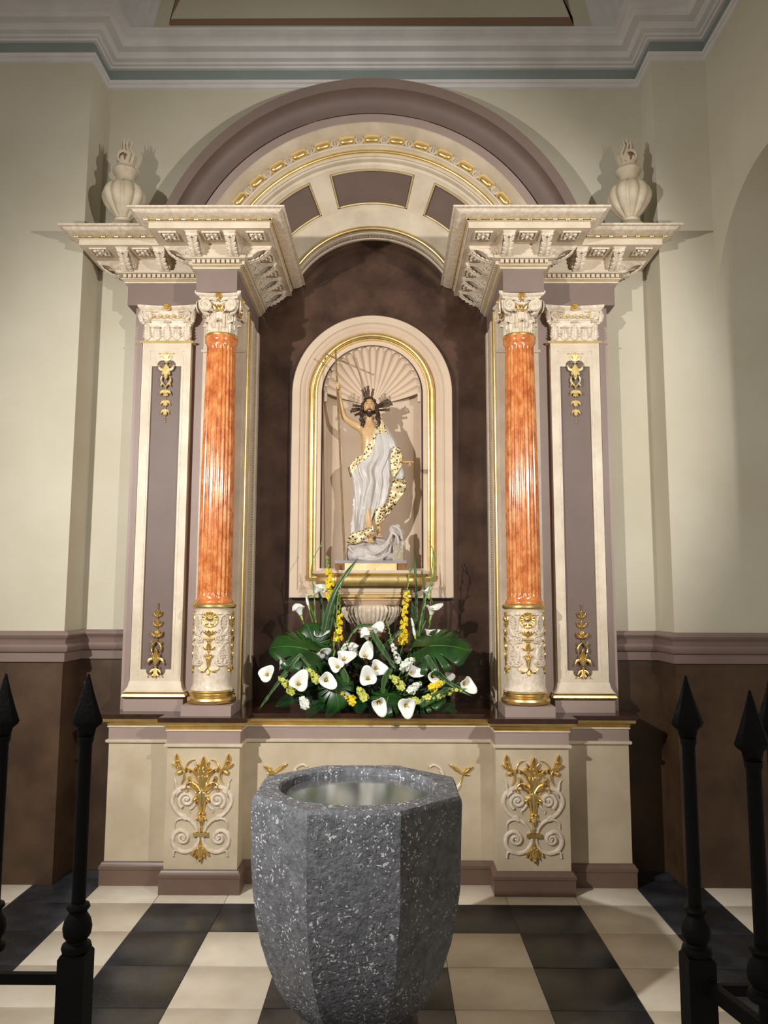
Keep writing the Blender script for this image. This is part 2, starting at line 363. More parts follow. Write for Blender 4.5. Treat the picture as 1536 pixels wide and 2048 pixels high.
# alcove back, with the niche hole
mb = MB(); n = 32; HW, HZ = .34, 3.03
inner = [(HW, 1.70)]+[(HW*cos(pi*j/n), HZ+HW*sin(pi*j/n)) for j in range(n+1)]+[(-HW, 1.70)]
outer = [(1.02, .93)]
for x, z in inner[1:-1]:
    a = atan2(z-HZ, x); c, s_ = cos(a), sin(a); t = min(1.02/abs(c) if abs(c) > 1e-6 else 9, (4.75-HZ)/s_ if s_ > 1e-6 else 9); outer.append((c*t, HZ+s_*t))
outer.append((-1.02, .93))
mb.grid([[(x, 5.22, z) for x, z in inner], [(x, 5.22, z) for x, z in outer]])
mb.poly([(HW, 5.22, 1.70), (-HW, 5.22, 1.70), (-1.02, 5.22, .93), (1.02, 5.22, .93)])
struct(mb.build('wall_alcove', alcove_b))
# piers left and right of the bay (their faces come forward)
mb = MB()
mb.cur = 1; mb.box(-3.0, -1.78, 4.54, 5.3, 0, ZD); mb.cur = 0; mb.box(-3.0, -1.78, 4.54, 5.3, ZD, ZT)
struct(mb.build('wall_left', [wallc, dado]))
mb = MB()
mb.cur = 1; mb.box(1.78, 3.2, 4.54, 5.3, 0, ZD); mb.cur = 0; mb.box(1.78, 3.2, 4.54, 5.3, ZD, ZT)
# side wall on the right with an arch springing from the pier
R, YC, ZC = .70, 3.84, 3.31; pts = [(YC+R*cos(pi*j/28), ZC+R*sin(pi*j/28)) for j in range(29)]
for X in (2.12, 2.46):
    mb.grid([[(X, y, z) for y, z in pts], [(X, y, ZT) for y, z in pts]])
    mb.poly([(X, YC-R, 0), (X, YC-R, ZT), (X, 2.2, ZT), (X, 2.2, 0)])
mb.grid([[(2.12, y, z) for y, z in pts+[(YC-R, 0)]], [(2.46, y, z) for y, z in pts+[(YC-R, 0)]]])
struct(mb.build('wall_right', [wallc, dado]))
# chair rail
RP = [(0, 1.418), (.02, 1.418), (.034, 1.408), (.04, 1.395), (.034, 1.382), (.022, 1.374), (.016, 1.36), (.014, 1.346), (.026, 1.342), (.036, 1.326), (.034, 1.308), (.024, 1.296), (.012, 1.294), (.012, 1.24), (0, 1.24)]
struct(MB().sweep([(-3.0, 4.54), (-1.78, 4.54), (-1.78, 4.80), (-1.44, 4.80)], RP).build('trim_1', rail))
struct(MB().sweep([(1.44, 4.80), (1.78, 4.80), (1.78, 4.54), (3.2, 4.54)], RP).build('trim_2', rail))
# crowning cornice of the bay: fillet, blue-grey band, stepped white mouldings
CP = [(-3.0, 4.54), (-1.78, 4.54), (-1.78, 4.80), (1.78, 4.80), (1.78, 4.54), (2.12, 4.54), (2.12, 2.3)]
c1 = struct(MB().sweep(CP, [(0, 5.004), (.012, 5.008), (.014, 5.03), (.026, 5.034), (.03, 5.052), (.014, 5.056), (0, 5.056)]).build('trim_3', cornice_w))
struct(MB().sweep(CP, [(0, 5.054), (.010, 5.056), (.010, 5.136), (0, 5.138)]).build('trim_4', bandblue))
struct(MB().sweep(CP, [(0, 5.133), (.03, 5.134), (.036, 5.146), (.05, 5.148), (.056, 5.160), (.085, 5.166), (.098, 5.186), (.104, 5.196), (.15, 5.202), (.156, 5.222), (.164, 5.232), (.19, 5.240), (.206, 5.256), (.22, 5.260), (.22, 5.28), (0, 5.29)]).build('trim_5', cornice_w))
# lunette above: painted brown frame and white ribs
mb = MB()
def strip(pts, w):
    rows = [[], []]
    for i, p in enumerate(pts):
        a = Vector(pts[max(i-1, 0)]); b = Vector(pts[min(i+1, len(pts)-1)]); d = (b-a).normalized(); nn = Vector((-d.y, d.x))*w/2
        k = 1/max(.7, abs(d.dot((Vector(pts[min(i+1, len(pts)-1)])-Vector(p)).normalized())) if 0 < i < len(pts)-1 else 1)
        rows[0].append((p[0]+nn.x*k, 4.796, p[1]+nn.y*k)); rows[1].append((p[0]-nn.x*k, 4.796, p[1]-nn.y*k))
    return rows
mb.grid(strip([(-1.15, 6.2), (-1.30, 5.75), (-1.375, 5.493), (1.355, 5.490), (1.28, 5.75), (1.13, 6.2)], .046))
struct(mb.build('trim_6', brownline))
for s in (-1, 1):
    mb = MB()
    for k, (a, b, y) in enumerate(((1.53, 1.58, 4.785), (1.58, 1.66, 4.77), (1.66, 1.72, 4.755), (1.72, 1.80, 4.74))):
        mb.grid([[(s*(a-q*.25*(z-5.28)), yy, z) for z in (5.28, 5.5, 5.8, 6.25)] for q, yy in ((1, 4.80), (1, y))]+[[(s*(b-.25*(z-5.28)), y, z) for z in (5.28, 5.5, 5.8, 6.25)]])
    mb.grid([[(s*(1.80-.25*(z-5.28)), yy, z) for z in (5.28, 5.8, 6.25)] for yy in (4.74, 4.80)])
    struct(mb.build('trim_%d' % (7 if s < 0 else 8), cornice_w))

# ================================================================ ALTAR BASE
ab = thing('altar_base', 'cream and mauve altar base with carved pedestals behind the stone font', 'altar', (0, 4.6, 0))
BP = [(-1.495, 4.80), (-1.495, 4.55), (-1.12, 4.55), (-1.12, 4.42), (-.715, 4.42), (-.715, 4.59), (.715, 4.59), (.715, 4.42), (1.12, 4.42), (1.12, 4.55), (1.495, 4.55), (1.495, 4.80)]
MB().sweep(BP, [(0, .11), (0, .79)]).build('body', cream_base, ab)
MB().sweep(BP, [(.02, 0), (.02, .083), (.024, .088), (.024, .104), (.016, .112), (.01, .124), (0, .128)]).build('base_moulding', mat('mauve_base', (116, 93, 80), (106, 84, 72), .4, 3), ab)
MB().sweep(BP, [(0, .781), (.012, .783), (.016, .79), (.016, .799), (.004, .802)]).build('cream_fillet', cream, ab)
MB().sweep(BP, [(.003, .80), (.003, .872)]).build('frieze_band', mauve_l, ab)
MB().sweep(BP, [(.003, .868), (.010, .870), (.010, .876), (0, .877)]).build('thin_fillet', cream, ab)
MB().sweep(BP, [(.006, .876), (.010, .884), (.012, .892), (.02, .898), (.032, .902), (.036, .908), (.036, .922), (0, .922)]).build('gold_moulding', gold, ab)
# pedestal reliefs
K = .000338
def ped_relief(cx, y0=4.42):
    f = lambda u, v, h: (cx+u*K, y0-.001-h, .774-(v-57)*.000326)
    mb = MB(); r = Rel(mb, f, 1.5)
    for s in (1, -1):
        S = lambda pts: [(s*a, b) for a, b in pts]
        r.ribbon(S([(280, 1200), (400, 1100), (480, 960), (478, 850), (430, 770), (350, 715), (240, 690), (150, 720), (95, 790)]), [20, 26, 24, 12], .011)
        r.ribbon(S([(400, 780), (425, 690), (440, 600), (480, 555)]), [22, 14, 3], .012)
        r.ribbon(S([(340, 740), (400, 800), (420, 850)]), [26, 6], .016)
        r.spiral(s*250, 905, 140*1, 28, 60 if s > 0 else 120, 1.6*s*-1, 24, 20, .013)
        r.ribbon(S([(100, 960), (150, 1030), (195, 1070), (180, 1120)]), [18, 4], .010)
        r.ribbon(S([(280, 1200), (180, 1240), (95, 1330), (60, 1420)]), [24, 14], .012)
        r.ribbon(S([(270, 1200), (360, 1215), (425, 1270), (430, 1370)]), [20, 4], .010)
        r.leaf((s*330, 1150), (s*220, 1225), 32, .015)
        r.ribbon(S([(30, 1500), (50, 1610), (140, 1720), (260, 1755), (380, 1710), (455, 1600), (440, 1470), (350, 1405), (250, 1425)]), [20, 26, 22], .012)
        r.spiral(s*295, 1525, 105, 26, -90 if s > 0 else 270, 1.5*-s, 24, 18, .014)
        r.ribbon(S([(360, 1740), (420, 1730), (440, 1800)]), [18, 10], .010); r.boss(s*440, 1815, 18, .012)
    mb.build('scroll_relief', cream_carved, ab)
    mb = MB(); r = Rel(mb, f, 1.25)
    r.leaf((10, 760), (20, 170), 78, .022, lobes=4)
    for s in (1, -1):
        r.leaf((s*10, 740), (s*105, 270), 48, .018, bend=-.12*s, lobes=3); r.leaf((s*15, 750), (s*200, 390), 48, .02, bend=-.15*s, lobes=3)
        r.leaf((s*15, 760), (s*215, 520), 42, .022, bend=.18*s, lobes=3)
        r.ribbon([(s*20, 770), (s*90, 660), (s*180, 610), (s*250, 650), (s*262, 730)], [20, 18, 12], .016); r.boss(s*255, 745, 32, .022)
        r.boss(s*118, 385, 26, .024); r.boss(s*222, 410, 30, .022); r.boss(s*215, 535, 30, .022); r.boss(s*50, 520, 18, .024)
        r.boss(s*115, 890, 40, .02); r.boss(s*105, 935, 20, .016)
        # outer sprigs
        r.ribbon([(s*350, 640), (s*310, 560), (s*300, 470), (s*330, 400)], [6, 18, 20], .014)
        r.leaf((s*330, 430), (s*430, 130), 44, .018, bend=.1*s, lobes=3); r.leaf((s*330, 420), (s*500, 300), 34, .016, lobes=2); r.leaf((s*340, 430), (s*420, 470), 36, .016, lobes=2)
        r.boss(s*400, 260, 24, .02); r.boss(s*445, 340, 20, .02); r.boss(s*420, 440, 22, .02)
        r.ribbon([(s*290, 440), (s*260, 320), (s*200, 255), (s*130, 240)], [14, 9, 4], .012); r.boss(s*205, 262, 16, .014); r.leaf((s*280, 440), (s*262, 350), 16, .015)
        r.leaf((s*10, 1640), (s*150, 1800), 36, .016, lobes=2); r.boss(s*128, 1790, 20, .018); r.boss(s*45, 1690, 26, .018)
        r.leaf((s*5, 1660), (s*80, 1850), 30, .016, lobes=2)
        r.boss(s*32, 1120, 34, .022); r.leaf((0, 1150), (s*85, 1225), 26, .014)
    r.ribbon([(0, 770), (0, 860), (0, 980), (0, 1100)], [60, 110, 62, 34], .02); r.ribbon([(0, 760), (0, 1000), (0, 1100)], [26, 16, 12], .028)
    r.leaf((0, 1130), (0, 1290), 42, .022); r.boss(0, 1225, 34, .028)
    r.ribbon([(0, 1280), (0, 1420)], [12, 22], .014); r.boss(0, 1345, 24, .02)
    r.block(-122, 122, 1432, 1492, .016)
    r.ribbon([(0, 1490), (0, 1560), (0, 1660)], [26, 20, 34], .016); r.boss(0, 1655, 26, .024)
    r.leaf((0, 1650), (0, 1905), 50, .022, lobes=3); r.boss(0, 1860, 24, .026)
    mb.build('gold_relief', gold, ab)
ped_relief(-.9175); ped_relief(.9175)
# sprigs on the central panel, half hidden by the font
for cx in (-.52, .52):
    mb = MB(); mc = MB()
    f = lambda u, v, h: (cx+u*.0032*(-1 if cx < 0 else 1), 4.589-h, .655-v*.0031)
    r = Rel(mb, f); r.leaf((8, 16), (-16, -2), 4, .012, lobes=3); r.leaf((8, 16), (26, 2), 4.4, .014, lobes=3); r.leaf((8, 14), (15, 12), 3, .012); r.leaf((8, 16), (20, 17), 3, .012, lobes=2); r.ribbon([(8, 15), (4, 30), (-8, 44)], [1.6, 1], .008)
    r.boss(14, 7, 2, .014); r.boss(-9, 3, 2, .014)
    rc = Rel(mc, f); rc.ribbon([(-52, 4), (-44, 0), (-32, 6), (-26, 20), (-32, 34)], [2, 3, 2], .01); rc.spiral(-42, 24, 17, 4, -60, 1.4, 3, 2.4, .01)
    rc.ribbon([(4, 34), (-8, 50), (-26, 56), (-44, 46)], [2.5, 3], .01)
    mb.build('gold_sprig', gold, ab); mc.build('scroll_relief', cream_carved, ab)
# dark slab on top, its own thing
SP = [(-1.495, 4.80), (-1.495, 4.55), (-1.12, 4.55), (-1.12, 4.42), (-.715, 4.42), (-.715, 4.59), (.715, 4.59), (.715, 4.42), (1.12, 4.42), (1.12, 4.55), (1.495, 4.55), (1.495, 4.80)]
mb = MB().sweep(SP, [(-.03, .922), (.044, .922), (.047, .926), (.047, .944), (.043, .948), (0, .948)])
def flat(x0, x1, y0, y1, z): mb.poly([(x0, y0, z), (x1, y0, z), (x1, y1, z), (x0, y1, z)])
for s in (-1, 1):
    flat(min(s*1.12, s*1.495), max(s*1.12, s*1.495), 4.55, 4.80, .948); flat(min(s*.715, s*1.12), max(s*.715, s*1.12), 4.42, 4.80, .948)
flat(-.715, .715, 4.59, 4.80, .948); flat(-.80, .80, 4.80, 5.22, .948)
o = mb.build('altar_table_slab', slab_m, origin=(0, 4.6, .922)); tag(o, 'polished dark brown marble slab on top of the altar base', 'slab')

# ================================================================ COLUMN
CX, CY = .915, 4.58
col = thing('column', 'orange fluted marble column right of the niche with gold base', 'column', (CX, CY, .948), 'orange columns flanking the niche')
MB().box(CX-.142, CX+.142, CY-.142, CY+.142, .948, 1.006).build('plinth', mauve_l, col)
c3 = (CX, CY, 0)
MB().lathe([(.10, 1.006), (.128, 1.008), (.139, 1.016), (.142, 1.028), (.137, 1.04), (.124, 1.047), (.118, 1.052), (.119, 1.06), (.127, 1.066), (.129, 1.075), (.124, 1.083), (.114, 1.087)], 48, c3).build('base', gold, col)
MB().lathe([(.124, 1.084), (.121, 1.09), (.114, 1.10), (.109, 1.115), (.108, 1.14), (.107, 1.5), (.108, 1.53), (.113, 1.552)], 48, c3).build('drum', cream_carved, col)
MB().lathe([(.112, 1.55), (.122, 1.553), (.127, 1.560), (.127, 1.572), (.122, 1.578), (.10, 1.58)], 48, c3).build('ring', gold, col)
def flute(r, a, z):
    q = (a*24/(2*pi)) % 1; e = min(1, max(0, (z-1.618)/.02))*min(1, max(0, (3.135-z)/.02))
    return r-.0075*e*(max(0, 1-((q-.5)/.38)**2))**.5
prof = [(.110, 1.58), (.111, 1.588), (.108, 1.597), (.102, 1.604), (.100, 1.612), (.0995, 1.618), (.0995, 1.625), (.0995, 1.638)]+[(.0995-.0125*max(0, (t-.33)/.67)**1.5, 1.65+(3.11-1.65)*t) for t in [i/16 for i in range(17)]]+[(.0868, 3.12), (.0868, 3.135), (.087, 3.142), (.09, 3.152), (.098, 3.166), (.099, 3.186), (.095, 3.195)]
MB().lathe(prof, 24*8, c3, fn=flute).build('shaft', marble, col, ang=50)
MB().lathe([(.088, 3.193), (.098, 3.195), (.101, 3.202), (.098, 3.209), (.088, 3.211)], 40, c3).build('neck_ring', gold, col)
def capital(mbC, mbG, cx, cy, z0, r0, half, zh=.235, leaves=8, phase=0):
    # bell
    mbC.lathe([(r0, z0), (r0, z0+.08), (r0*1.05, z0+.13), (r0*1.2, z0+.175), (r0*1.3, z0+.19)], 32, (cx, cy, 0))
    # acanthus leaves, two rows
    for row, (n, zb, h, w, ph, out) in enumerate(((8, 0, .088, .036, 0, .022), (8, .03, .125, .034, .5, .03))):
        for k in range(n):
            a = 2*pi*(k+ph)/n-pi/2
            for e in range(1):
                rows = []
                for i in range(10):
                    t = i/9; zz = z0+zb+h*min(1, t*1.22) if t < .82 else z0+zb+h*(1-(t-.82)*1.4)
                    ro = r0+.004+.004*t+out*max(0, (t-.55)/.45)**1.4
                    ww = w*(.75+.45*sin(pi*min(t*.8+.1, 1)))*(1 if t < .9 else .75)*(1-.16*abs(sin(t*9.4)))
                    row = []
                    for q in (-1, -.75, -.5, -.25, 0, .25, .5, .75, 1):
                        da = q*ww/(ro+.02); rr = ro-.010*q*q*(1+t)+(.004 if q in (-.5, .5) else 0)+(.006 if q == 0 else 0)-(.004 if abs(q) in (.25, .75) else 0)
                        row.append((cx+rr*cos(a+da), cy+rr*sin(a+da), zz-.012*q*q*(1 if t > .6 else 0)))
                    rows.append(row)
                mbC.grid(rows)
    zc = z0+.158
    # corner volutes: two spirals per corner
    for k in range(4):
        A = pi/4+k*pi/2
        for sgn in (-1, 1):
            # face direction normal of the side
            fa = A+sgn*pi/4; nx, ny = cos(fa), sin(fa); tx, ty = -sin(fa)*(-sgn), cos(fa)*(-sgn)   # t points to the corner
            px, py = cx+nx*(half*.78), cy+ny*(half*.78)
            f = lambda u, v, h: (px+tx*u+nx*(h+u*.25), py+ty*u+ny*(h+u*.25), zc+v)
            r = Rel(mbC, f); c = half*.56; pts = []
            for i in range(23):
                t = i/22; rr = .034*(1-t)**.8+.006; an = pi/2-2*pi*1.6*t; pts.append((c+rr*cos(an), rr*sin(an)))
            pts = [(c*.15, .03), (c*.5, .038)]+pts
            r.ribbon(pts, [.008, .009, .008, .006], .011, smooth=False); r.boss(c, 0, .009, .016)
            r.boss(c, -.001, .034, .004, 16)
        # back of the volute roll
        d = (cos(A), sin(A)); mbC.tube([(cx+d[0]*(r0+.01), cy+d[1]*(r0+.01), z0+.12), (cx+d[0]*(half*1.02), cy+d[1]*(half*1.02), zc-.034), (cx+d[0]*half*1.2, cy+d[1]*half*1.2, zc-.01), (cx+d[0]*half*1.2, cy+d[1]*half*1.2, zc+.03)], [.012, .013, .014, .016], 8)
    # abacus, concave sides with cut corners
    def ring(o, z):
        pts = []
        for k in range(4):
            a = -3*pi/4+k*pi/2; c_, s_ = cos(a), sin(a)
            for j in range(9):
                q = -1+2*j/8; u = q*(half+o); v = (half*.86+o)+.14*half*q*q*1.0
                fa = a+pi/4; nx, ny = cos(fa), sin(fa); tx, ty = -ny, nx
                pts.append((cx+nx*v+tx*u*.97, cy+ny*v+ty*u*.97, z))
        return pts
    zt = z0+zh
    rows = [ring(-.03, zt-.045), ring(-.012, zt-.036), ring(-.010, zt-.028), ring(.004, zt-.022), ring(.012, zt-.012), ring(.012, zt)]
    mbC.grid(rows, cu=True); mbC.poly(rows[-1]); mbC.poly(rows[0])
    # gold: rosettes, darts
    for k in range(4):
        fa = -pi/2+k*pi/2; nx, ny = cos(fa), sin(fa); tx, ty = -ny, nx; q = half*.9
        f = lambda u, v, h: (cx+nx*(q+h)+tx*u, cy+ny*(q+h)+ty*u, zt-.018+v)
        r = Rel(mbG, f)
        for j in range(8): r.boss(.013*cos(j*pi/4), .013*sin(j*pi/4), .008, .018, 6)
        r.boss(0, 0, .008, .026, 8); r.leaf((0, -.016), (0, -.045), .009, .01)
        f2 = lambda u, v, h: (cx+nx*(r0*1.28+h)+tx*u, cy+ny*(r0*1.28+h)+ty*u, zc+v)
        r = Rel(mbG, f2)
        for sg in (-1, 1): r.leaf((sg*.012, -.03), (sg*.032, .004), .008, .016); r.boss(sg*.032, .006, .007, .022, 8); r.ribbon([(0, -.026), (sg*.03, -.03)], .005, .012, smooth=False)
        r.boss(0, -.002, .010, .02, 8)
mbC, mbG = MB(), MB(); capital(mbC, mbG, CX, CY, 3.21, .084, .128, .240)
cp = mbC.build('capital', cream_carved, col); g = mbG.build('rosette', gold, cp)
# carved cream and gold ornament around the drum
RD = .1075
def drum_map(phi):
    return lambda u, v, h: (CX+(RD+h)*sin(u/RD+phi), CY-(RD+h)*cos(u/RD+phi), 1.555-v)
k = .000355
for phi in (0, pi/2, -pi/2):
    F = drum_map(phi); f = lambda u, v, h: F(u*k, (v-440)*k*.86, h)
    mb = MB(); r = Rel(mb, f, 1.3)
    for s in (1, -1):
        r.ribbon([(s*160, 700), (s*180, 850), (s*250, 940), (s*340, 950)], [14, 22, 12], .009)
        r.ribbon([(s*160, 720), (s*185, 620), (s*260, 555), (s*350, 560)], [14, 20, 14], .009)
        for q in range(4): r.leaf((s*(190+q*8), 700+q*40), (s*(300+q*6), 610+q*60), 17, .008, bend=-.15*s)
        r.spiral(s*325, 880, 50, 12, 90, 1.2*s, 14, 10, .010)
        r.spiral(s*150, 1010, 62, 14, 100, 1.5*s, 17, 13, .012)
        r.ribbon([(s*95, 1080), (s*190, 1090), (s*270, 1160), (s*320, 1280), (s*310, 1400), (s*240, 1500), (s*160, 1510), (s*100, 1450)], [12, 22, 24, 16], .010)
        for q in range(6): r.leaf((s*(205+q*18), 1100+q*55), (s*(170+q*4 if q < 4 else 130), 1180+q*52), 19, .010, bend=.2*s)
        r.spiral(s*155, 1425, 52, 12, -30 if s > 0 else 210, 1.3*s, 15, 10, .011)
    mb.build('drum_scroll', cream_carved, col)
    mb = MB(); r = Rel(mb, f, 1.3)
    for j in range(14):
        a = 2*pi*j/14; r.leaf((60*cos(a), 660+70*sin(a)), (130*cos(a), 660+150*sin(a)), 26, .011)
    r.boss(0, 640, 58, .018, 12); r.ribbon([(120*cos(a/10*2*pi), 660+140*sin(a/10*2*pi)) for a in range(11)], 12, .010)
    for s in (1, -1):
        r.leaf((0, 960), (s*95, 870), 24, .014); r.leaf((0, 970), (s*60, 860), 22, .016); r.ribbon([(s*15, 740), (s*60, 760)], 18, .014)
        r.leaf((0, 1200), (s*85, 1160), 22, .013, bend=.25*s); r.leaf((0, 1560), (s*70, 1320), 24, .014, bend=-.15*s); r.leaf((0, 1540), (s*40, 1290), 16, .014)
        r.ribbon([(s*10, 1560), (s*60, 1620), (s*130, 1590), (s*150, 1540)], [16, 18, 8], .012); r.leaf((s*20, 1600), (s*120, 1640), 16, .011)
    r.leaf((0, 980), (0, 850), 30, .018); r.block(-80, 80, 990, 1025, .015); r.ribbon([(0, 1030), (0, 1100)], [60, 22], .015)
    r.leaf((0, 1250), (0, 1080), 36, .016); r.boss(0, 1255, 22, .016); r.ribbon([(0, 1280), (0, 1560)], [14, 18], .010); r.leaf((0, 1580), (0, 1690), 24, .013)
    mb.build('drum_gold_relief', gold, col)

# ================================================================ PILASTERS
pil = thing('pilaster', 'flat mauve and cream pilaster right of the right-hand orange column', 'pilaster', (1.28, 4.66, .948), 'outer pilasters of the altarpiece')
X0, X1, PY = 1.118, 1.425, 4.65
MB().box(.80, 1.49, 4.70, 5.21, .948, 3.44).build('backing_pier', mauve_l, pil)
# shaft with sunk panel: frame as a ring around a notched opening
Z0, Z1 = 1.06, 3.20; a0, a1, b0, b1 = 1.178, 1.362, 1.188, 3.045
xm = (a0+a1)/2
def notch(z, s):   # arch-headed end of the sunk panel (s=+1 top, -1 bottom), from left to right
    p = [(a0, z), (a0+.032, z), (a0+.036, z+s*.004)]
    for j in range(7): q = pi-pi*j/6*.9; p.append((xm-.028+.030*cos(q)-.0, z+s*(.008+.030*sin(q))))
    p.append((xm, z+s*.012))
    m = [(2*xm-x, zz) for x, zz in reversed(p[:-1])]
    return p+m
top = notch(b1, 1); bot = notch(b0, -1)
open_ = top+list(reversed(bot))
def frame_between(mb, inner, x0, x1, z0, z1, y):
    cxm, czm = (x0+x1)/2, (z0+z1)/2; n = len(top)
    to = [(x0+(x1-x0)*i/(n-1), z1) for i in range(n)]; bo = [(x0+(x1-x0)*i/(n-1), z0) for i in range(n)]
    mb.grid([[(x, y, z) for x, z in top], [(x, y, z) for x, z in to]]); mb.grid([[(x, y, z) for x, z in bot], [(x, y, z) for x, z in bo]])
    mb.add([(x0, y, z0), (top[0][0], y, bot[0][1]), (top[0][0], y, top[0][1]), (x0, y, z1)], [(0, 1, 2, 3)]); mb.add([(x1, y, z0), (top[-1][0], y, bot[-1][1]), (top[-1][0], y, top[-1][1]), (x1, y, z1)], [(0, 1, 2, 3)])
mb = MB(); frame_between(mb, open_, X0, X1, Z0, Z1, PY)
mb.grid([[(x, PY, z) for x, z in open_], [(x, PY+.018, z) for x, z in open_]], cu=True)
mb.box(X0, X0+.002, PY, 4.71, Z0, Z1); mb.box(X1-.002, X1, PY, 4.71, Z0, Z1)
mb.sweep([(X0, 4.71), (X0, PY), (X1, PY), (X1, 4.71)], [(0, 1.12), (.006, 1.09), (.018, 1.068), (.03, 1.058), (0, 1.05)])
fr = mb.build('frame', cream, pil, ang=1)
mb = MB()
for z0_, z1_ in ((b0+.06, b1-.06),): mb.box(a0-.014, a0-.009, PY-.003, PY, b0-.03, b1+.10); mb.box(a1+.009, a1+.014, PY-.003, PY, b0-.03, b1+.10); mb.box(a0-.014, a1+.014, PY-.003, PY, b1+.095, b1+.10)
mb.build('panel_bead', cream_carved, pil)
MB().box(a0-.01, a1+.01, PY+.016, PY+.03, b0-.05, b1+.05).build('sunk_panel', mauve_d, pil)
BPp = [(X0, 4.70), (X0, PY), (X1, PY), (X1, 4.70)]
MB().sweep(BPp, [(.012, 1.018), (.026, 1.022), (.034, 1.034), (.030, 1.046), (.022, 1.054), (0, 1.06)]).build('base_gold_band', gold, pil)
MB().box(X0-.022, X1+.022, 4.625, 4.71, .948, 1.018).build('base_block', mauve_l, pil)
MB().sweep(BPp, [(0, 3.192), (.012, 3.194), (.016, 3.20), (.012, 3.206), (0, 3.208)]).build('neck_band', gold_pale, pil)
# pilaster capital
mb = MB(); xc = (X0+X1)/2
mb.grid([[(xc+s*(.142+o), yy-(o if yy < 4.69 else 0), z) for s, yy in ((-1, 4.71), (-1, 4.65), (1, 4.65), (1, 4.71))] for o, z in ((0, 3.206), (0, 3.26), (.004, 3.31), (.012, 3.335), (.016, 3.345))])
f = lambda u, v, h: (xc+u, 4.647-h, 3.21+v)
r = Rel(mb, f)
for cx_, hh in ((-.062, .082), (.062, .082), (0, .118), (-.125, .118), (.125, .118)):
    for e in (-1, 1):
        for q in range(4): r.leaf((cx_+e*.004, .002+q*.012), (cx_+e*(.030-.003*q), .02+q*.018+hh*.1), .007, .009, bend=.1*e)
    r.leaf((cx_, 0), (cx_, hh), .020, .012, lobes=2); r.ribbon([(cx_-.022, hh-.004), (cx_, hh+.003), (cx_+.022, hh-.004)], [.006, .010, .006], .024)
for s in (-1, 1):
    r2 = Rel(mb, lambda u, v, h: (xc+s*(.118+u), 4.630-h-u*.2, 3.362+v)); pts = []
    for i in range(23):
        t = i/22; rr = .030*(1-t)**.8+.004; an = pi/2-2*pi*1.6*t; pts.append((rr*cos(an), rr*sin(an)))
    r2.boss(0, 0, .031, .004, 16); r2.ribbon([(-.05, .030)]+pts, [.006, .007, .005], .012, smooth=False); r2.boss(0, 0, .007, .016)
    mb.tube([(xc+s*.165, 4.64, 3.392), (xc+s*.165, 4.625, 3.36), (xc+s*.158, 4.635, 3.33), (xc+s*.15, 4.65, 3.322)], [.014, .018, .014, .006], 8)
    mb.ball((xc+s*.150, 4.64, 3.322), .013, 8)
mb.box(xc-.10, xc+.10, 4.632, 4.66, 3.337, 3.342); mb.box(xc-.15, xc+.15, 4.64, 4.70, 3.335, 3.40)
ring = lambda o, z: [(xc-.165-o, 4.71, z)]+[(xc+q*(.165+o), 4.632+.022*(1-q*q)-o, z) for q in [-1+j/6 for j in range(13)]]+[(xc+.165+o, 4.71, z)]
mb.grid([ring(-.012, 3.385), ring(0, 3.395), ring(.004, 3.405), ring(.010, 3.410), ring(.018, 3.420), ring(.018, 3.432)])
pc = mb.build('capital', cream_carved, pil)
mb = MB(); r = Rel(mb, lambda u, v, h: (xc+u, 4.630-h, 3.362+v))
for i in range(5): r.boss(-.084+.042*i, 0, .0115, .016, 10)
for i in range(6): r.ribbon([(-.105+.042*i-.010, -.016), (-.105+.042*i+.010, -.016)], .004, .01, smooth=False)
mb.build('gold_beads', gold_pale, pc)
mb = MB(); r = Rel(mb, lambda u, v, h: (xc+u, 4.628-h, 3.418+v))
for j in range(8): r.boss(.014*cos(j*pi/4), .014*sin(j*pi/4), .009, .02, 6)
r.boss(0, 0, .009, .028)
mb.build('rosette', gold, pc)
# gold drops, upper and lower
def drop(z0, sgn, name):
    k = .0001318*3.12   # metres per crop pixel
    f = lambda u, v, h: (xm+u*k, PY-.001-h+(.012 if abs(v-1400) < 750 else 0), z0-sgn*v*k*1.0)
    mb = MB(); r = Rel(mb, f, 1.3)
    for s in (1, -1):
        r.leaf((0, 130), (s*60, 20), 22, .012, bend=-.2*s); r.leaf((0, 130), (s*85, 60), 16, .012, bend=.1*s); r.boss(s*105, 22, 15, .014)
        r.leaf((s*5, 260), (s*120, 200), 22, .014, bend=.3*s, lobes=2); r.boss(s*118, 215, 14, .014); r.boss(s*50, 160, 10, .014)
        r.leaf((s*5, 200), (s*55, 360), 26, .014, lobes=3); r.ribbon([(s*60, 380), (s*70, 440), (s*30, 500), (0, 530)], [10, 14, 7], .012)
        r.leaf((s*45, 460), (s*78, 530), 11, .010)
        for y, w in ((640, 1.0), (790, .85), (930, .75)):
            r.leaf((0, y-50), (s*85*w, y+20*w), 18*w, .012, bend=-.15*s); r.boss(s*84*w, y+16*w, 11, .013); r.leaf((0, y-60), (s*28*w, y+40), 20*w, .014)
    r.leaf((0, 150), (0, 5), 26, .016); r.leaf((0, 190), (0, 430), 34, .018, lobes=4); r.boss(0, 165, 20, .016)
    for y, q in ((545, 14), (575, 8), (715, 10), (855, 9), (985, 9), (1010, 10), (1038, 11), (1068, 14)): r.boss(0, y, q, .012, 8)
    for y in (640, 790, 930): r.leaf((0, y-60), (0, y+50), 24, .018)
    mb.build(name, gold_pale if sgn > 0 else gold, pil)
drop(3.134, 1, 'upper_gold_drop'); drop(1.138, -1, 'lower_gold_drop')
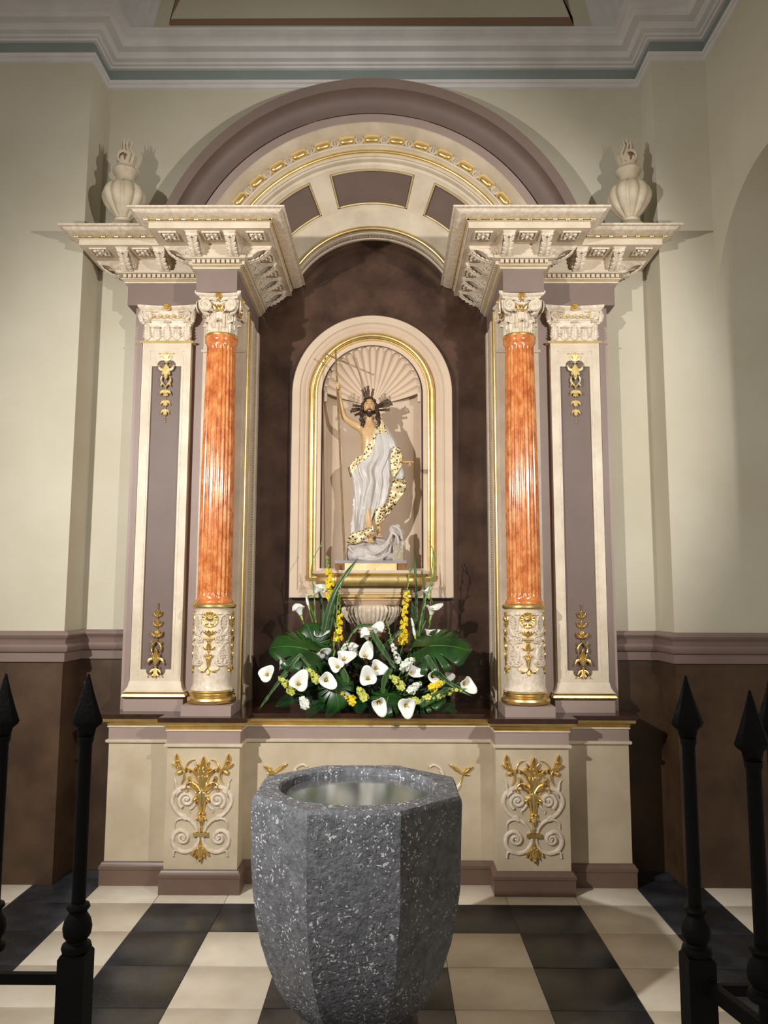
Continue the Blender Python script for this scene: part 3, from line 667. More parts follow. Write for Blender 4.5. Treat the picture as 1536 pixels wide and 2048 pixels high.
# inner cream pilaster strip behind the column and the jamb of the alcove
mb = MB(); mb.box(.80, 1.052, 4.682, 4.702, 1.05, 3.44)
mb.sweep([(.80, 4.702), (.80, 4.682), (1.052, 4.682), (1.052, 4.702)], [(0, 3.14), (.01, 3.145), (.01, 3.16), (0, 3.165)])
mb.build('inner_strip', cream, pil)
mb = MB(); mb.box(.790, .801, 4.69, 4.745, .948, 3.44); mb.box(.794, .801, 4.80, 4.93, .948, 3.44); mb.box(.788, .801, 4.93, 4.99, .948, 3.44); mb.box(.788, .801, 5.15, 5.21, .948, 3.44)
mb.build('jamb_moulding', cream, pil, ang=1)
MB().tube([(.792, 4.772, .948), (.792, 4.772, 3.44)], .017, 12, cap=False).build('jamb_gold_bead', gold, pil)
mb = MB(); mb.box(.797, .801, 4.99, 5.15, .948, 3.44); nn = 150
for i in range(nn):
    z = .96+(3.43-.96)*i/nn; dz = (3.43-.96)/nn
    mb.add([(.797, 5.01, z), (.797, 5.13, z), (.797, 5.13, z+dz*.55), (.797, 5.01, z+dz*.55), (.787, 5.07, z+dz*.28)], [(0, 1, 4), (1, 2, 4), (2, 3, 4), (3, 0, 4)])
o = mb.build('jamb_carved_band', cream_carved, pil, ang=1); o['kind'] = 'stuff'
mirror(pil, 'flat mauve and cream pilaster left of the left-hand orange column')
mirror(col, 'orange fluted marble column left of the niche with gold base')

# ================================================================ ENTABLATURE
ent = thing('entablature', 'stepped cream cornice block on the right-hand column and pilaster', 'cornice', (1.1, 4.8, 3.43), 'bracketed cornice blocks on the columns')
EP = [(.80, 5.21), (.80, 4.44), (1.045, 4.44), (1.045, 4.65), (1.53, 4.65), (1.53, 4.80)]
mb = MB().sweep(EP, [(0, 3.44), (0, 3.58)])
mb.poly([(.80, 4.44, 3.44), (1.045, 4.44, 3.44), (1.045, 5.21, 3.44), (.80, 5.21, 3.44)]); mb.poly([(1.045, 4.65, 3.44), (1.53, 4.65, 3.44), (1.53, 4.81, 3.44), (1.045, 4.81, 3.44)])
mb.build('frieze', mat('mauve_frieze', (134, 115, 106), (126, 107, 98), .55, 3), ent)
MB().sweep(EP, [(0, 3.576), (.018, 3.578), (.020, 3.586), (.012, 3.588)]).build('bed_fillet', cream, ent)
MB().sweep(EP, [(.012, 3.587), (.022, 3.588), (.026, 3.592), (.022, 3.595)]).build('gold_fillet', gold_pale, ent)
MB().sweep(EP, [(.014, 3.594), (.034, 3.596), (.034, 3.602), (.024, 3.603), (.024, 3.627), (.052, 3.629), (.058, 3.634), (.058, 3.645), (.028, 3.648), (.030, 3.724), (.036, 3.728), (.228, 3.728)]).build('bed_moulding', cream, ent)
MB().sweep(EP, [(.226, 3.728), (.228, 3.728), (.228, 3.764), (.238, 3.765), (.238, 3.769), (.234, 3.77)]).build('corona', cream, ent)
MB().sweep(EP, [(.236, 3.780), (.246, 3.782), (.262, 3.785), (.282, 3.790), (.296, 3.797), (.303, 3.804), (.305, 3.806), (.315, 3.807), (.322, 3.808), (.322, 3.818), (0, 3.822)]).build('cyma', cream_carved, ent)
MB().poly([(.80, 4.44, 3.8215), (1.045, 4.44, 3.8215), (1.045, 5.21, 3.8215), (.80, 5.21, 3.8215)]).poly([(1.045, 4.65, 3.8215), (1.53, 4.65, 3.8215), (1.53, 4.81, 3.8215), (1.045, 4.81, 3.8215)]).build('top_cover', cream, ent)
def offs(path, o):
    out = []
    for i in range(len(path)):
        def dr(a, b): d = Vector((path[b][0]-path[a][0], path[b][1]-path[a][1])).normalized(); return Vector((d.y, -d.x))
        n1 = dr(i-1, i) if i > 0 else dr(0, 1); n2 = dr(i, i+1) if i < len(path)-1 else dr(i-1, i)
        m = n1+n2; m = m/max(m.dot(n1), .25); out.append(Vector((path[i][0]+m.x*o, path[i][1]+m.y*o)))
    return out
# gold bead-and-reel line
BL = offs(EP, .241); mb = MB()
for i in range(len(BL)-1):
    a, b = BL[i], BL[i+1]; L_ = (b-a).length; d = (b-a)/L_; n_ = max(1, int(L_/.072)); st = L_/n_
    for q in range(n_):
        c = a+d*(st*(q+.5)); h = st*.30
        mb.tube([(c.x-d.x*h, c.y-d.y*h, 3.775), (c.x, c.y, 3.775), (c.x+d.x*h, c.y+d.y*h, 3.775)], [.004, .0055, .004], 6)
        for w in (-1, 0, 1):
            e = c+d*(st*.5+w*.009); mb.ball((e.x, e.y, 3.775), .0052, 6)
o = mb.build('bead_and_reel', gold, ent); o['kind'] = 'stuff'
# dentils, each a piece
DL = offs(EP, .024)
dm = MB().box(-.0095, .0095, -.022, 0, 0, .021).build('dentil', cream, ent, origin=(0, 0, 0)); first = True
for i in range(len(DL)-1):
    a, b = DL[i], DL[i+1]
    if i == len(DL)-2: continue
    L_ = (b-a).length; d = (b-a)/L_; n_ = int(round(L_/.0305)); st = L_/n_; ang = atan2(d.y, d.x)
    ext = .02 if i in (1,) else 0
    for q in range(n_):
        c = a+d*(st*(q+.5)); o = dm if first else part_copy(dm, ent); first = False
        o.location = Vector((c.x, c.y, 3.604))-Vector(ent['org']); o.rotation_euler = (0, 0, ang)
# brackets (modillions): S-scroll side, acanthus under
mb = MB()
prof = []   # side profile (y out, z) : y<0 = outward
for j, (y, z) in enumerate([(0, 0), (-.168, 0), (-.168, -.012), (-.162, -.022), (-.150, -.026), (-.138, -.022), (-.118, -.018), (-.095, -.026), (-.072, -.046), (-.05, -.070), (-.028, -.082), (-.010, -.080), (0, -.070)]): prof.append((y, z))
w = .031
mb.add([(-w, y, z) for y, z in prof]+[(w, y, z) for y, z in prof], [tuple(range(len(prof))), tuple(range(2*len(prof)-1, len(prof)-1, -1))]+[(i, (i+1) % len(prof), len(prof)+(i+1) % len(prof), len(prof)+i) for i in range(len(prof))])
mb.box(-w-.007, w+.007, -.176, 0, -.005, 0.0005); mb.box(-w-.003, w+.003, -.171, 0, -.012, -.004)
for s in (-1, 1):
    f = lambda u, v, h: (s*(w+h*.8), u, v); r = Rel(mb, f)
    r.spiral(-.034, -.045, .030, .005, 200, 1.5, .006, .004, .009, 20); r.ribbon([(-.062, -.05), (-.09, -.03), (-.125, -.02), (-.15, -.022)], [.006, .005, .003], .007)
    r.spiral(-.152, -.014, .010, .003, 0, 1, .003, .002, .006, 12)
ft = lambda u, v, h: (u, -v-h*.3, -.084*sin(min(1, max(0, (.175-v)/.15))*pi/2)-.004-h)
r = Rel(mb, ft)
for q in range(5):
    v = .02+q*.026
    for s in (-1, 1): r.leaf((0, v), (s*.030, v+.026), .011, .007)
r.leaf((0, .005), (0, .15), .010, .009); r.boss(-.012, .155, .009, .009); r.boss(.012, .155, .009, .009)
br = mb.build('bracket', cream_carved, ent, origin=(0, 0, 0))
def place(src, first, x, y, z, ang):
    o = src if first else part_copy(src, ent); o.location = Vector((x, y, z))-Vector(ent['org']); o.rotation_euler = (0, 0, ang); return o
spots = [(1.005-.085*0, 4.41, 0), (.85-.0, 4.41, 0)]
BR = [(.812, 4.412, 0), (1.033, 4.412, 0), (1.285, 4.622, 0), (1.51, 4.622, 0),
      (.772, 4.475, -pi/2), (.772, 4.70, -pi/2), (.772, 4.925, -pi/2), (.772, 5.15, -pi/2), (1.073, 4.475, pi/2), (1.558, 4.685, pi/2)]
for i, (x, y, a) in enumerate(BR): place(br, i == 0, x, y, 3.7275, a)
# coffered rosettes between brackets
mb = MB(); r = Rel(mb, lambda u, v, h: (u*1.45, v*1.35, -h*1.3))
for a, b, c, d in ((-.036, .036, -.036, -.030), (-.036, .036, .030, .036), (-.036, -.030, -.03, .03), (.030, .036, -.03, .03)): r.block(a, b, c, d, .007)
for j in range(4):
    a = pi/4+j*pi/2; r.leaf((.004*cos(a), .004*sin(a)), (.032*cos(a), .032*sin(a)), .010, .012, lobes=2); r.boss(.020*cos(a+pi/4), .020*sin(a+pi/4), .008, .010, 6)
    r.boss(.024*cos(a), .024*sin(a), .006, .014, 6)
r.boss(0, 0, .008, .018, 8)
rs = mb.build('rosette', cream_carved, ent, origin=(0, 0, 0))
RS = [(.9225, 4.295, 0), (1.175, 4.295, 0), (.665, 4.295, 0), (1.398, 4.505, 0), (1.66, 4.505, 0), (.655, 4.588, 0), (.655, 4.813, 0), (.655, 5.038, 0)]
for i, (x, y, a) in enumerate(RS): place(rs, i == 0, x, y, 3.7275, a)
mirror(ent, 'stepped cream cornice block on the left-hand column and pilaster')

# ================================================================ ARCH
ZA = 3.53
def AR(R): a = math.degrees(math.asin(.265/R)); return (a, 180-a)
ar = thing('arch', 'large semicircular moulded arch over the niche, mauve, cream and gold', 'arch', (0, 4.8, 3.53))
MB().arc([(1.41, 4.80), (1.41, 4.60), (1.345, 4.60)], ZA, *AR(1.41)).build('outer_rim', mat('mauve_rim', (126, 107, 97), (118, 100, 90), .55, 3), ar)
MB().arc([(1.345, 4.60), (1.338, 4.64), (1.31, 4.672), (1.27, 4.69), (1.232, 4.695), (1.232, 4.70)], ZA, *AR(1.345)).build('outer_cove', mauve_d, ar)
MB().arc([(1.234, 4.72), (1.232, 4.71), (1.222, 4.69), (1.165, 4.69)], ZA, *AR(1.234)).build('inner_fascia', mauve_l, ar)
MB().arc([(1.168, 4.70), (1.165, 4.686), (1.158, 4.682), (1.150, 4.70), (1.128, 4.74), (1.126, 4.765), (1.122, 4.79)], ZA, *AR(1.168)).build('cream_cove', cream, ar)
MB().arc([(1.126, 4.785), (1.07, 4.79), (1.066, 4.775)], ZA, *AR(1.126)).build('ornament_band', cream, ar)
MB().arc([(1.070, 4.80), (1.068, 4.768), (1.062, 4.762), (1.055, 4.765), (1.047, 4.785), (1.040, 4.80)], ZA, *AR(1.070)).build('cream_ogee', cream, ar)
MB().arc([(1.030+.014*cos(q*pi/6+.6), 4.800+.014*sin(q*pi/6+.6)) for q in range(12)], ZA, *AR(1.030), 96, close=True).build('gold_roll', gold, ar)
MB().arc([(1.018, 4.83), (1.017, 4.80), (1.006, 4.796), (1.000, 4.80), (.998, 4.812), (.990, 4.816), (.986, 4.826), (.984, 4.85), (.963, 4.856), (.957, 4.846)], ZA, *AR(1.018)).build('inner_fillets', cream, ar)
# splayed ring of panels: conical from (R .958, Y 4.845) to (.625, 5.045)
def cone(R): return 4.846+(5.052-4.846)*(.958-R)/(.958-.772) if R > .772 else 5.052
cuts = [(-2, 18), (26.5, 62.5-2), (73.0, 107.0), (119.5, 153.5), (162, 182)]
PA, PB = .945, .786
mb = MB()
def ringseg(mb, R0, R1, a0, a1, n, dy=0):
    mb.grid([[(R*cos(radians(a0+(a1-a0)*j/n)), cone(R)+dy, ZA+R*sin(radians(a0+(a1-a0)*j/n))) for j in range(n+1)] for R in (R0, (R0+R1)/2, R1)])
ringseg(mb, .960, PA, 18, 162, 80); ringseg(mb, PB, .772, 20, 160, 80); ringseg(mb, .772, .628, 21, 159, 80)
edges = [(2, 5), (40, 48), (64, 74.5), (105.5, 116), (132, 140)]
ribs = [(63.8, 72.4), (107.6, 116.2)]; 
pans = [(20, 63.8), (72.4, 107.6), (116.2, 160)]
for a, b in ribs+[(18, 20), (160, 162)]: ringseg(mb, PA, PB, a, b, 6)
for a, b in pans:   # sunk sides
    for aa in (a, b): mb.grid([[(R*cos(radians(aa)), cone(R)+d, ZA+R*sin(radians(aa))) for R in (PA, PB)] for d in (0, .02)])
    for R in (PA, PB): mb.grid([[(R*cos(radians(a+(b-a)*j/24)), cone(R)+d, ZA+R*sin(radians(a+(b-a)*j/24))) for j in range(25)] for d in (0, .02)])
mb.build('panel_ring', cream, ar, ang=1)
for a, b in pans:
    mb = MB(); ringseg(mb, PA, PB, a, b, 28, .018); mb.build('panel', mauve_d, ar)
    mb = MB(); P = []
    n = 28; e = .5
    for j in range(n+1): t = radians(a+e+(b-a-2*e)*j/n); P.append(((PA-.007)*cos(t), cone(PA-.007), ZA+(PA-.007)*sin(t)))
    for j in range(n+1): t = radians(b-e-(b-a-2*e)*j/n); P.append(((PB+.006)*cos(t), cone(PB+.006), ZA+(PB+.006)*sin(t)))
    P.append(P[0]); mb.tube(P, .0055, 6, cap=False); mb.build('gold_edge', gold_pale, ar)
MB().arc([(.642, 5.054), (.640, 5.046), (.634, 5.044), (.632, 5.054)], ZA, *AR(.642)).build('fine_fillet', cream, ar)
MB().arc([(.617+.013*cos(q*pi/6), 5.045+.013*sin(q*pi/6)) for q in range(12)], ZA, *AR(.617), 80, close=True).build('inner_gold_roll', gold, ar)
MB().arc([(.615, 5.05), (.610, 5.07), (.612, 5.095), (.608, 5.098), (.606, 5.118), (.616, 5.125), (.616, 5.18), (.607, 5.183), (.606, 5.205), (.612, 5.215)], ZA, *AR(.615)).build('soffit', cream, ar)
mb = MB(); nn = 130
for i in range(nn):
    t0 = radians(26+128*i/nn); t1 = radians(26+128*(i+.55)/nn); tm = (t0+t1)/2
    q = [(.616, 5.130, t0), (.616, 5.176, t0), (.616, 5.176, t1), (.616, 5.130, t1), (.604, 5.153, tm)]
    mb.add([(R*cos(t), Y, ZA+R*sin(t)) for R, Y, t in q], [(0, 1, 4), (1, 2, 4), (2, 3, 4), (3, 0, 4)])
o = mb.build('carved_band', cream_carved, ar); o['kind'] = 'stuff'
# gold cartouches and scallops between
mb = MB(); Rr = 1.098
mb.tube([(x, 0, 0) for x in (-.047, -.043, -.034, -.015, .015, .034, .043, .047)], [.003, .011, .017, .019, .019, .017, .011, .003], 14, flat=.75)
gc = mb.build('gold_cartouche', gold, ar, origin=(0, 0, 0))
mb = MB(); P = [(.038*(1 if cos(t) > 0 else -1)*.75+.024*cos(t), 0, .026*sin(t)) for t in [2*pi*j/20 for j in range(20)]]; P.append(P[0])
mb.tube(P, .0055, 6, cap=False); fr = mb.build('cartouche_frame', gold_pale, ar, origin=(0, 0, 0))
mb = MB(); r = Rel(mb, lambda u, v, h: (u, -h, v))
for s in (-1, 1): r.leaf((s*.004, -.026), (s*.018, .024), .009, .012, bend=-.2*s); r.boss(s*.016, .016, .007, .014, 6)
r.leaf((0, -.028), (0, .018), .008, .016); lf = mb.build('ornament_leaf', cream_carved, ar, origin=(0, 0, 0))
org = Vector(ar['org'])
for i in range(-8, 9):
    a = radians(90-8.62*i); p = Vector((Rr*cos(a), 4.780, ZA+Rr*sin(a)))-org; rot = (0, radians(8.62*i), 0)
    for src in (gc, fr): o = src if i == -8 else part_copy(src, ar); o.location = p+Vector((0, -.004, 0)); o.rotation_euler = rot
    if i < 8:
        a = radians(90-8.62*(i+.5)); p = Vector((Rr*cos(a), 4.785, ZA+Rr*sin(a)))-org
        o = lf if i == -8 else part_copy(lf, ar); o.location = p; o.rotation_euler = (0, radians(8.62*(i+.5)), 0)

# ================================================================ NICHE
ni = thing('niche', 'arched cream niche with gold roll frame and scallop shell', 'niche', (0, 5.2, 1.6))
ZN = 3.02
def nframe(mb, prof, zb, n=48, close=False):   # prof [(half width, Y)], closed rectangular foot mitred at zb - (w - .39)
    rows = []
    for w_, Y in prof:
        zz = zb-(w_-.40); row = [(w_, Y, zz)]+[(w_*cos(pi*j/n), Y, ZN+w_*sin(pi*j/n)) for j in range(n+1)]+[(-w_, Y, zz)]; rows.append(row)
    mb.grid(rows, cu=True, cv=close)
mb = MB(); nframe(mb, [(.550, 5.22), (.550, 5.165), (.546, 5.160), (.498, 5.160), (.494, 5.166), (.492, 5.172), (.480, 5.166), (.470, 5.170), (.458, 5.182), (.452, 5.180), (.446, 5.184), (.440, 5.192), (.436, 5.196), (.432, 5.205)], 1.765)
mb.build('frame', cream_niche, ni)
mb = MB(); nframe(mb, [(.414+.019*cos(q*pi/6), 5.190+.019*sin(q*pi/6)) for q in range(12)], 1.765, 64, True); mb.build('gold_roll', gold, ni)
mb = MB(); nframe(mb, [(.396, 5.205), (.392, 5.192), (.384, 5.190), (.380, 5.196), (.378, 5.206)], 1.765); mb.build('inner_bead', gold_pale, ni)
# inner lining, with scalloped spandrel
mb = MB(); nframe(mb, [(.380, 5.205), (.352, 5.205), (.350, 5.21)], 1.765)
mb.grid([[(s*.350, y, z) for z in (1.78, 2.4, 3.02)] for y in (5.205, 5.24) for s in (1,)]); mb.grid([[(-.350, y, z) for z in (1.78, 2.4, 3.02)] for y in (5.205, 5.24)])
mb.build('lining', cream_niche, ni)
NL = 17; YF, YB = 5.235, 5.375; HZc = 2.985
def rim(a, amp=1):   # scalloped rim radius about (0, 3.03)
    q = (a/pi*NL) % 1; return .312+.028*amp*sqrt(max(0, 1-(2*q-1)**2))
n = NL*8; ang = [pi*j/n for j in range(n+1)]
rimp = [(rim(a)*cos(a), ZN+.012+rim(a)*sin(a)) for a in ang]
mb = MB(); mb.grid([[(x, YF, z) for x, z in rimp], [(.352*cos(a), YF-.004, ZN+.354*sin(a)) for a in ang]]); 
mb.grid([[(x, YF, z) for x, z in rimp], [(x*.995, YF+.022, z) for x, z in rimp]]); 
for s in (-1, 1): mb.box(min(s*.352, s*.315), max(s*.352, s*.315), YF-.003, YF+.02, ZN-.045, ZN+.02)
mb.build('scalloped_edge', cream_niche, ni)
mb = MB(); rows = []
for i in range(15):
    t = i/14; row = []
    for a, (x, z) in zip(ang, rimp):
        q = (a/pi*NL) % 1; fl_ = sqrt(max(0, 1-(2*q-1)**2))
        y = YB-(YB-YF-.01)*(t**2.2)+.013*t*(fl_-.4)
        row.append((x*t*1.0, y, HZc+(z-HZc)*t))
    rows.append(row)
mb.grid(rows); mb.build('scallop_shell', cream_niche, ni, ang=60)
# niche back: flat centre, rounded corners
pl = [(-.350, 5.235), (-.338, 5.24), (-.322, 5.29), (-.296, 5.338), (-.25, 5.368), (-.19, 5.38), (.19, 5.38), (.25, 5.368), (.296, 5.338), (.322, 5.29), (.338, 5.24), (.350, 5.235)]
mb = MB(); mb.grid([[(x, y, z) for x, y in pl] for z in (1.76, 3.03)]); mb.grid([[(x, y, z) for x, y in [(-.345, 5.24)]+pl[2:-2]+[(.345, 5.24)]] for z in (3.03,)]+[[(x*.99, y+.02, 3.10) for x, y in [(-.345, 5.24)]+pl[2:-2]+[(.345, 5.24)]]])
mb.poly([(-.35, 5.2, 1.762), (.35, 5.2, 1.762), (.35, 5.38, 1.762), (-.35, 5.38, 1.762)])
mb.build('niche_wall', cream_niche, ni, ang=60)

# ================================================================ CONSOLE
co = thing('console', 'gilded moulded bracket shelf with fluted bowl carrying the statue', 'console', (0, 5.1, 1.35))
CPp = [(-.345, 5.22), (-.345, 5.10), (-.315, 5.07), (-.225, 5.045), (-.215, 4.985), (.215, 4.985), (.225, 5.045), (.315, 5.07), (.345, 5.10), (.345, 5.22)]
mb = MB().sweep(CPp, [(.02, 1.768), (.036, 1.770), (.040, 1.775), (.040, 1.792), (-.005, 1.793)])
mb.poly([(x, y, 1.7925) for x, y in CPp]); mb.build('top_shelf', cream_niche, co)
MB().sweep(CPp, [(.0, 1.680), (.004, 1.684), (.016, 1.700), (.022, 1.722), (.020, 1.745), (.010, 1.762), (.018, 1.768)]).build('gold_ovolo', gold, co)
CQ = [(-.27, 5.22), (-.27, 5.11), (-.19, 5.09), (-.185, 5.01), (.185, 5.01), (.19, 5.09), (.27, 5.11), (.27, 5.22)]
MB().sweep(CQ, [(.02, 1.684), (.016, 1.676), (.012, 1.672), (.010, 1.652), (.004, 1.648), (.004, 1.640)]).build('cream_steps', cream_niche, co)
MB().sweep(CQ, [(.004, 1.642), (.010, 1.636), (.010, 1.620), (0, 1.612), (-.006, 1.606)]).build('lower_gold_roll', gold, co)
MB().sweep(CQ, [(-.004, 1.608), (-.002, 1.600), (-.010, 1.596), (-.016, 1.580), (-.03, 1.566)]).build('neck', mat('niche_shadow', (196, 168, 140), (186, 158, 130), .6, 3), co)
def bow(r, a, z): return r*(1+.045*cos(a*44))
MB().lathe([(.150, 1.57), (.186, 1.562), (.193, 1.548), (.190, 1.525), (.176, 1.495), (.150, 1.462), (.115, 1.435), (.085, 1.420)], 176, (0, 5.16, 0), fn=bow, sy=.82).build('fluted_bowl', cream_carved, co, ang=60)
MB().lathe([(.085, 1.422), (.100, 1.418), (.104, 1.410), (.096, 1.404), (.088, 1.40), (.100, 1.394), (.096, 1.388), (.070, 1.38)], 40, (0, 5.16, 0), sy=.8).build('collar', cream_niche, co)
MB().lathe([(.082, 1.39), (.078, 1.36), (.05, 1.345), (.02, 1.34), (.001, 1.335)], 32, (0, 5.16, 0), sy=.8).build('gold_finial', gold, co)

# ================================================================ FLAME URNS
def urn(x, label, sgn):
    y = 4.53; u = thing('flame_urn', label, 'urn', (x, y, 3.822), 'flame urns on the cornice ends')
    c = (x, y, 0); um = MATS['urn_stone']
    MB().lathe([(.001, 3.822), (.135, 3.822), (.132, 3.834), (.112, 3.845), (.100, 3.862), (.090, 3.885), (.072, 3.908), (.050, 3.918), (.052, 3.924), (.056, 3.934), (.050, 3.944), (.042, 3.95)], 36, c).build('foot', um, u)
    mb = MB()
    def lob(r, a, z):
        k = abs(sin(a*5+.4)); return r*(.80+.20*k**.55)
    mb.lathe([(.038, 3.945), (.058, 3.960), (.086, 3.99), (.116, 4.03), (.133, 4.07), (.134, 4.10), (.120, 4.135), (.095, 4.162), (.07, 4.175)], 120, c, fn=lob)
    mb.build('gadrooned_bowl', um, u, ang=50)
    MB().lathe([(.075, 4.170), (.060, 4.185), (.054, 4.205), (.058, 4.225), (.074, 4.243), (.080, 4.256), (.074, 4.268), (.060, 4.275), (.052, 4.285), (.052, 4.298), (.03, 4.30)], 36, c).build('neck', um, u)
    mb = MB()
    mb.ball((x-.005*sgn, y, 4.335), .042, 14, (1, .9, 1.1))
    P = []; 
    for j in range(15): a = 2*pi*j/14; P.append((x-.006*sgn+.034*cos(a), y-.034, 4.342+.036*sin(a)))
    mb.tube(P, .011, 8, cap=False)
    rnd = random.Random(3)
    for j in range(9):
        a = 2*pi*j/9+.3; px, py = x+.038*cos(a), y+.030*sin(a); h = .065+.05*rnd.random()
        mb.tube([(px, py, 4.30), (px+.010*cos(a), py+.01*sin(a), 4.33), (px+.004*cos(a)+.012*sgn, py, 4.36), (px-.010*cos(a), py, 4.36+h*.5), (px-.004+.012*sgn*rnd.random(), py, 4.36+h)], [.012, .014, .012, .008, .002], 7)
    for dx, h in ((-.012, .095), (.006, .125), (.016, .085)):
        mb.tube([(x+dx*.4, y, 4.36), (x+dx, y, 4.385), (x+dx+.012*sgn, y, 4.36+h*.7), (x+dx*1.4, y, 4.36+h)], [.016, .013, .008, .0015], 7)
    fm = mb.build('flame', um, u); 
    MB().ball((x-.006*sgn, y-.035, 4.342), .024, 10, (1, .5, 1.1)).build('flame_hollow', mat('hollow_brown', (120, 84, 66), None, .7), fm)
mat('urn_stone', (206, 192, 166), (188, 172, 146), .6, 12)
urn(-1.535, 'cream flame urn standing on the left end of the cornice', 1)
urn(1.605, 'cream flame urn standing on the right end of the cornice', -1)

# ================================================================ FONT
def octp(r, z, k=1.0, ph=22.5): return [((.0+r*cos(radians(ph+45*j)))*1.0, 3.07+r*sin(radians(ph+45*j))*.97, z) for j in range(8)]
fo = thing('baptismal_font', 'octagonal grey basalt font full of pale flecks, on the black floor slab', 'font', (0, 3.07, 0))
def subd(ring, k=5):
    out = []
    for i in range(8):
        a, b = Vector(ring[i]), Vector(ring[(i+1) % 8])
        for j in range(k): out.append(tuple(a+(b-a)*j/k))
    return out
prof = [(.225, .10), (.262, .135), (.305, .20), (.345, .29), (.372, .37), (.392, .46), (.406, .56), (.413, .66), (.416, .76), (.416, .86), (.414, .878), (.406, .890)]
rows = [subd(octp(r, z)) for r, z in prof]
rnd = random.Random(5)
rows = [[(x+rnd.uniform(-.0018, .0018), y+rnd.uniform(-.0018, .0018), z+(rnd.uniform(-.0015, .0015) if 0 < i < 11 else 0)) for x, y, z in r] for i, r in enumerate(rows)]
ci = lambda r, z: [(r*cos(radians(22.5+360*j/40)), 3.07+r*sin(radians(22.5+360*j/40)), z) for j in range(40)]
rows += [ci(.305, .893), ci(.297, .886), ci(.2935, .85), ci(.288, .835), ci(.27, .82), ci(.15, .812), ci(.01, .81)]
MB().grid(rows, cu=True).build('bowl', stone, fo, ang=28)
MB().grid([octp(.25, .0), octp(.25, .012), octp(.232, .03), octp(.222, .05), octp(.218, .105)], cu=True).build('stem', mat('stem_stone', (96, 88, 84), (62, 56, 54), .6, 22, bump=.5, bscale=60), fo)
w = MB().lathe([(.001, .862), (.2935, .862)], 48, (0, 3.07, 0)).build('water_surface', water, origin=(0, 3.07, .862)); tag(w, 'still clear water inside the grey stone font', 'water')

# ================================================================ IRON FENCES
def post(mb, x, y, zt=1.449, s=1.0, square=True, zs=.90):
    # spearhead: flat diamond with shoulders, moulded knop, round bar
    pr = [(.002, zt), (.012, zt-.035), (.024, zt-.070), (.033, zt-.094), (.030, zt-.100), (.020, zt-.108), (.017, zt-.122), (.015, zt-.126)]
    rows = []
    for r_, z in pr: rows.append([(x+r_*cos(a), y+r_*.42*sin(a), z) for a in [2*pi*j/8 for j in range(8)]])
    mb.grid(rows, cu=True)
    mb.lathe([(.016, zt-.124), (.016, zt-.132), (.013, zt-.14), (.0135, 1.005), (.013, 1.0)], 14, (x, y, 0))
def knop(mb, x, y): mb.lathe([(.013, 1.004), (.021, 1.001), (.023, .995), (.018, .989), (.017, .985), (.025, .972), (.028, .958), (.026, .944), (.019, .934), (.020, .931), (.027, .927), (.029, .920), (.027, .914), (.02, .912)], 20, (x, y, 0))
fd = 0
def fence(name, label, xs, y, rails, side, cat='fence'):
    t = thing(name, label, cat, (xs[0], y, 0))
    for i, x in enumerate(xs):
        mb = MB(); post(mb, x, y); mb.build('spear', iron, t, origin=(x, y, 0))
        mb = MB(); knop(mb, x, y); mb.build('knop', iron, t, origin=(x, y, 0))
        mb = MB(); w = .0265 if i == 0 else .013
        if i == 0:
            mb.grid([[(x+a*(w-b), y+c*(w-b), z) for a, c in ((-1, -1), (1, -1), (1, 1), (-1, 1))] for b, z in ((0, 0), (0, .906), (.003, .912))], cu=True); mb.poly([(x+a*(w-.003), y+c*(w-.003), .912) for a, c in ((-1, -1), (1, -1), (1, 1), (-1, 1))])
            mb.build('post', iron, t, origin=(x, y, 0))
        else:
            mb.lathe([(.012, 0), (.012, .915)], 12, (x, y, 0)); mb.build('bar', iron, t, origin=(x, y, 0))
    for z in rails:
        mb = MB(); mb.box(min(xs), max(xs)+.0, y-.006, y+.006, z-.010, z+.010) if len(xs) > 1 else None
        mb.ball((xs[0]+side*.03, y, z), .013, 8)
        mb.build('rail', iron, t)
    return t
fence('iron_fence', 'black wrought iron fence with spearheads at the left edge', [-.497, -.667, -.837, -1.007], 1.6, (.862, .12), -1)
fence('iron_fence', 'black wrought iron fence with spearheads at the right edge', [.722, .893, 1.064, 1.235], 1.6, (.848, .12), 1)
# gate leaf hinged to the right-hand post, swung open towards the viewer
gx0, gy0, gx1, gy1 = .735, 1.575, .845, 1.10
gt = thing('gate_leaf', 'black iron gate leaf swung open beside the right-hand fence post', 'gate', (gx0, gy0, 0))
gd = Vector((gx1-gx0, gy1-gy0)).normalized()
for q in (.155, .325):
    x, y = gx0+gd.x*q, gy0+gd.y*q
    mb = MB(); post(mb, x, y, 1.44); mb.build('spear', iron, gt, origin=(x, y, 0)); mb = MB(); knop(mb, x, y); mb.build('knop', iron, gt, origin=(x, y, 0))
    MB().lathe([(.011, .05), (.011, .915)], 12, (x, y, 0)).build('bar', iron, gt, origin=(x, y, 0))
for z in (.862, .12):
    a = Vector((gx0, gy0)); b = a+gd*.48; nrm = Vector((-gd.y, gd.x))*.008
    mb = MB(); q = [(a-nrm), (b-nrm), (b+nrm), (a+nrm)]
    mb.add([(v.x, v.y, z-.014) for v in q]+[(v.x, v.y, z+.014) for v in q], [(0, 1, 2, 3), (4, 5, 6, 7), (0, 1, 5, 4), (1, 2, 6, 5), (2, 3, 7, 6), (3, 0, 4, 7)]); mb.build('rail', iron, gt)
# ================================================================ STATUE
st = thing('statue', 'painted statue of a bearded man in white and gold robe, arm raised, in the niche', 'statue', (0, 5.12, 1.793))
def interp(tab, z):
    if z >= tab[0][0]: return tab[0][1]
    for (a, va), (b, vb) in zip(tab, tab[1:]):
        if a >= z >= b: t = (a-z)/(a-b); return va+(vb-va)*t
    return tab[-1][1]
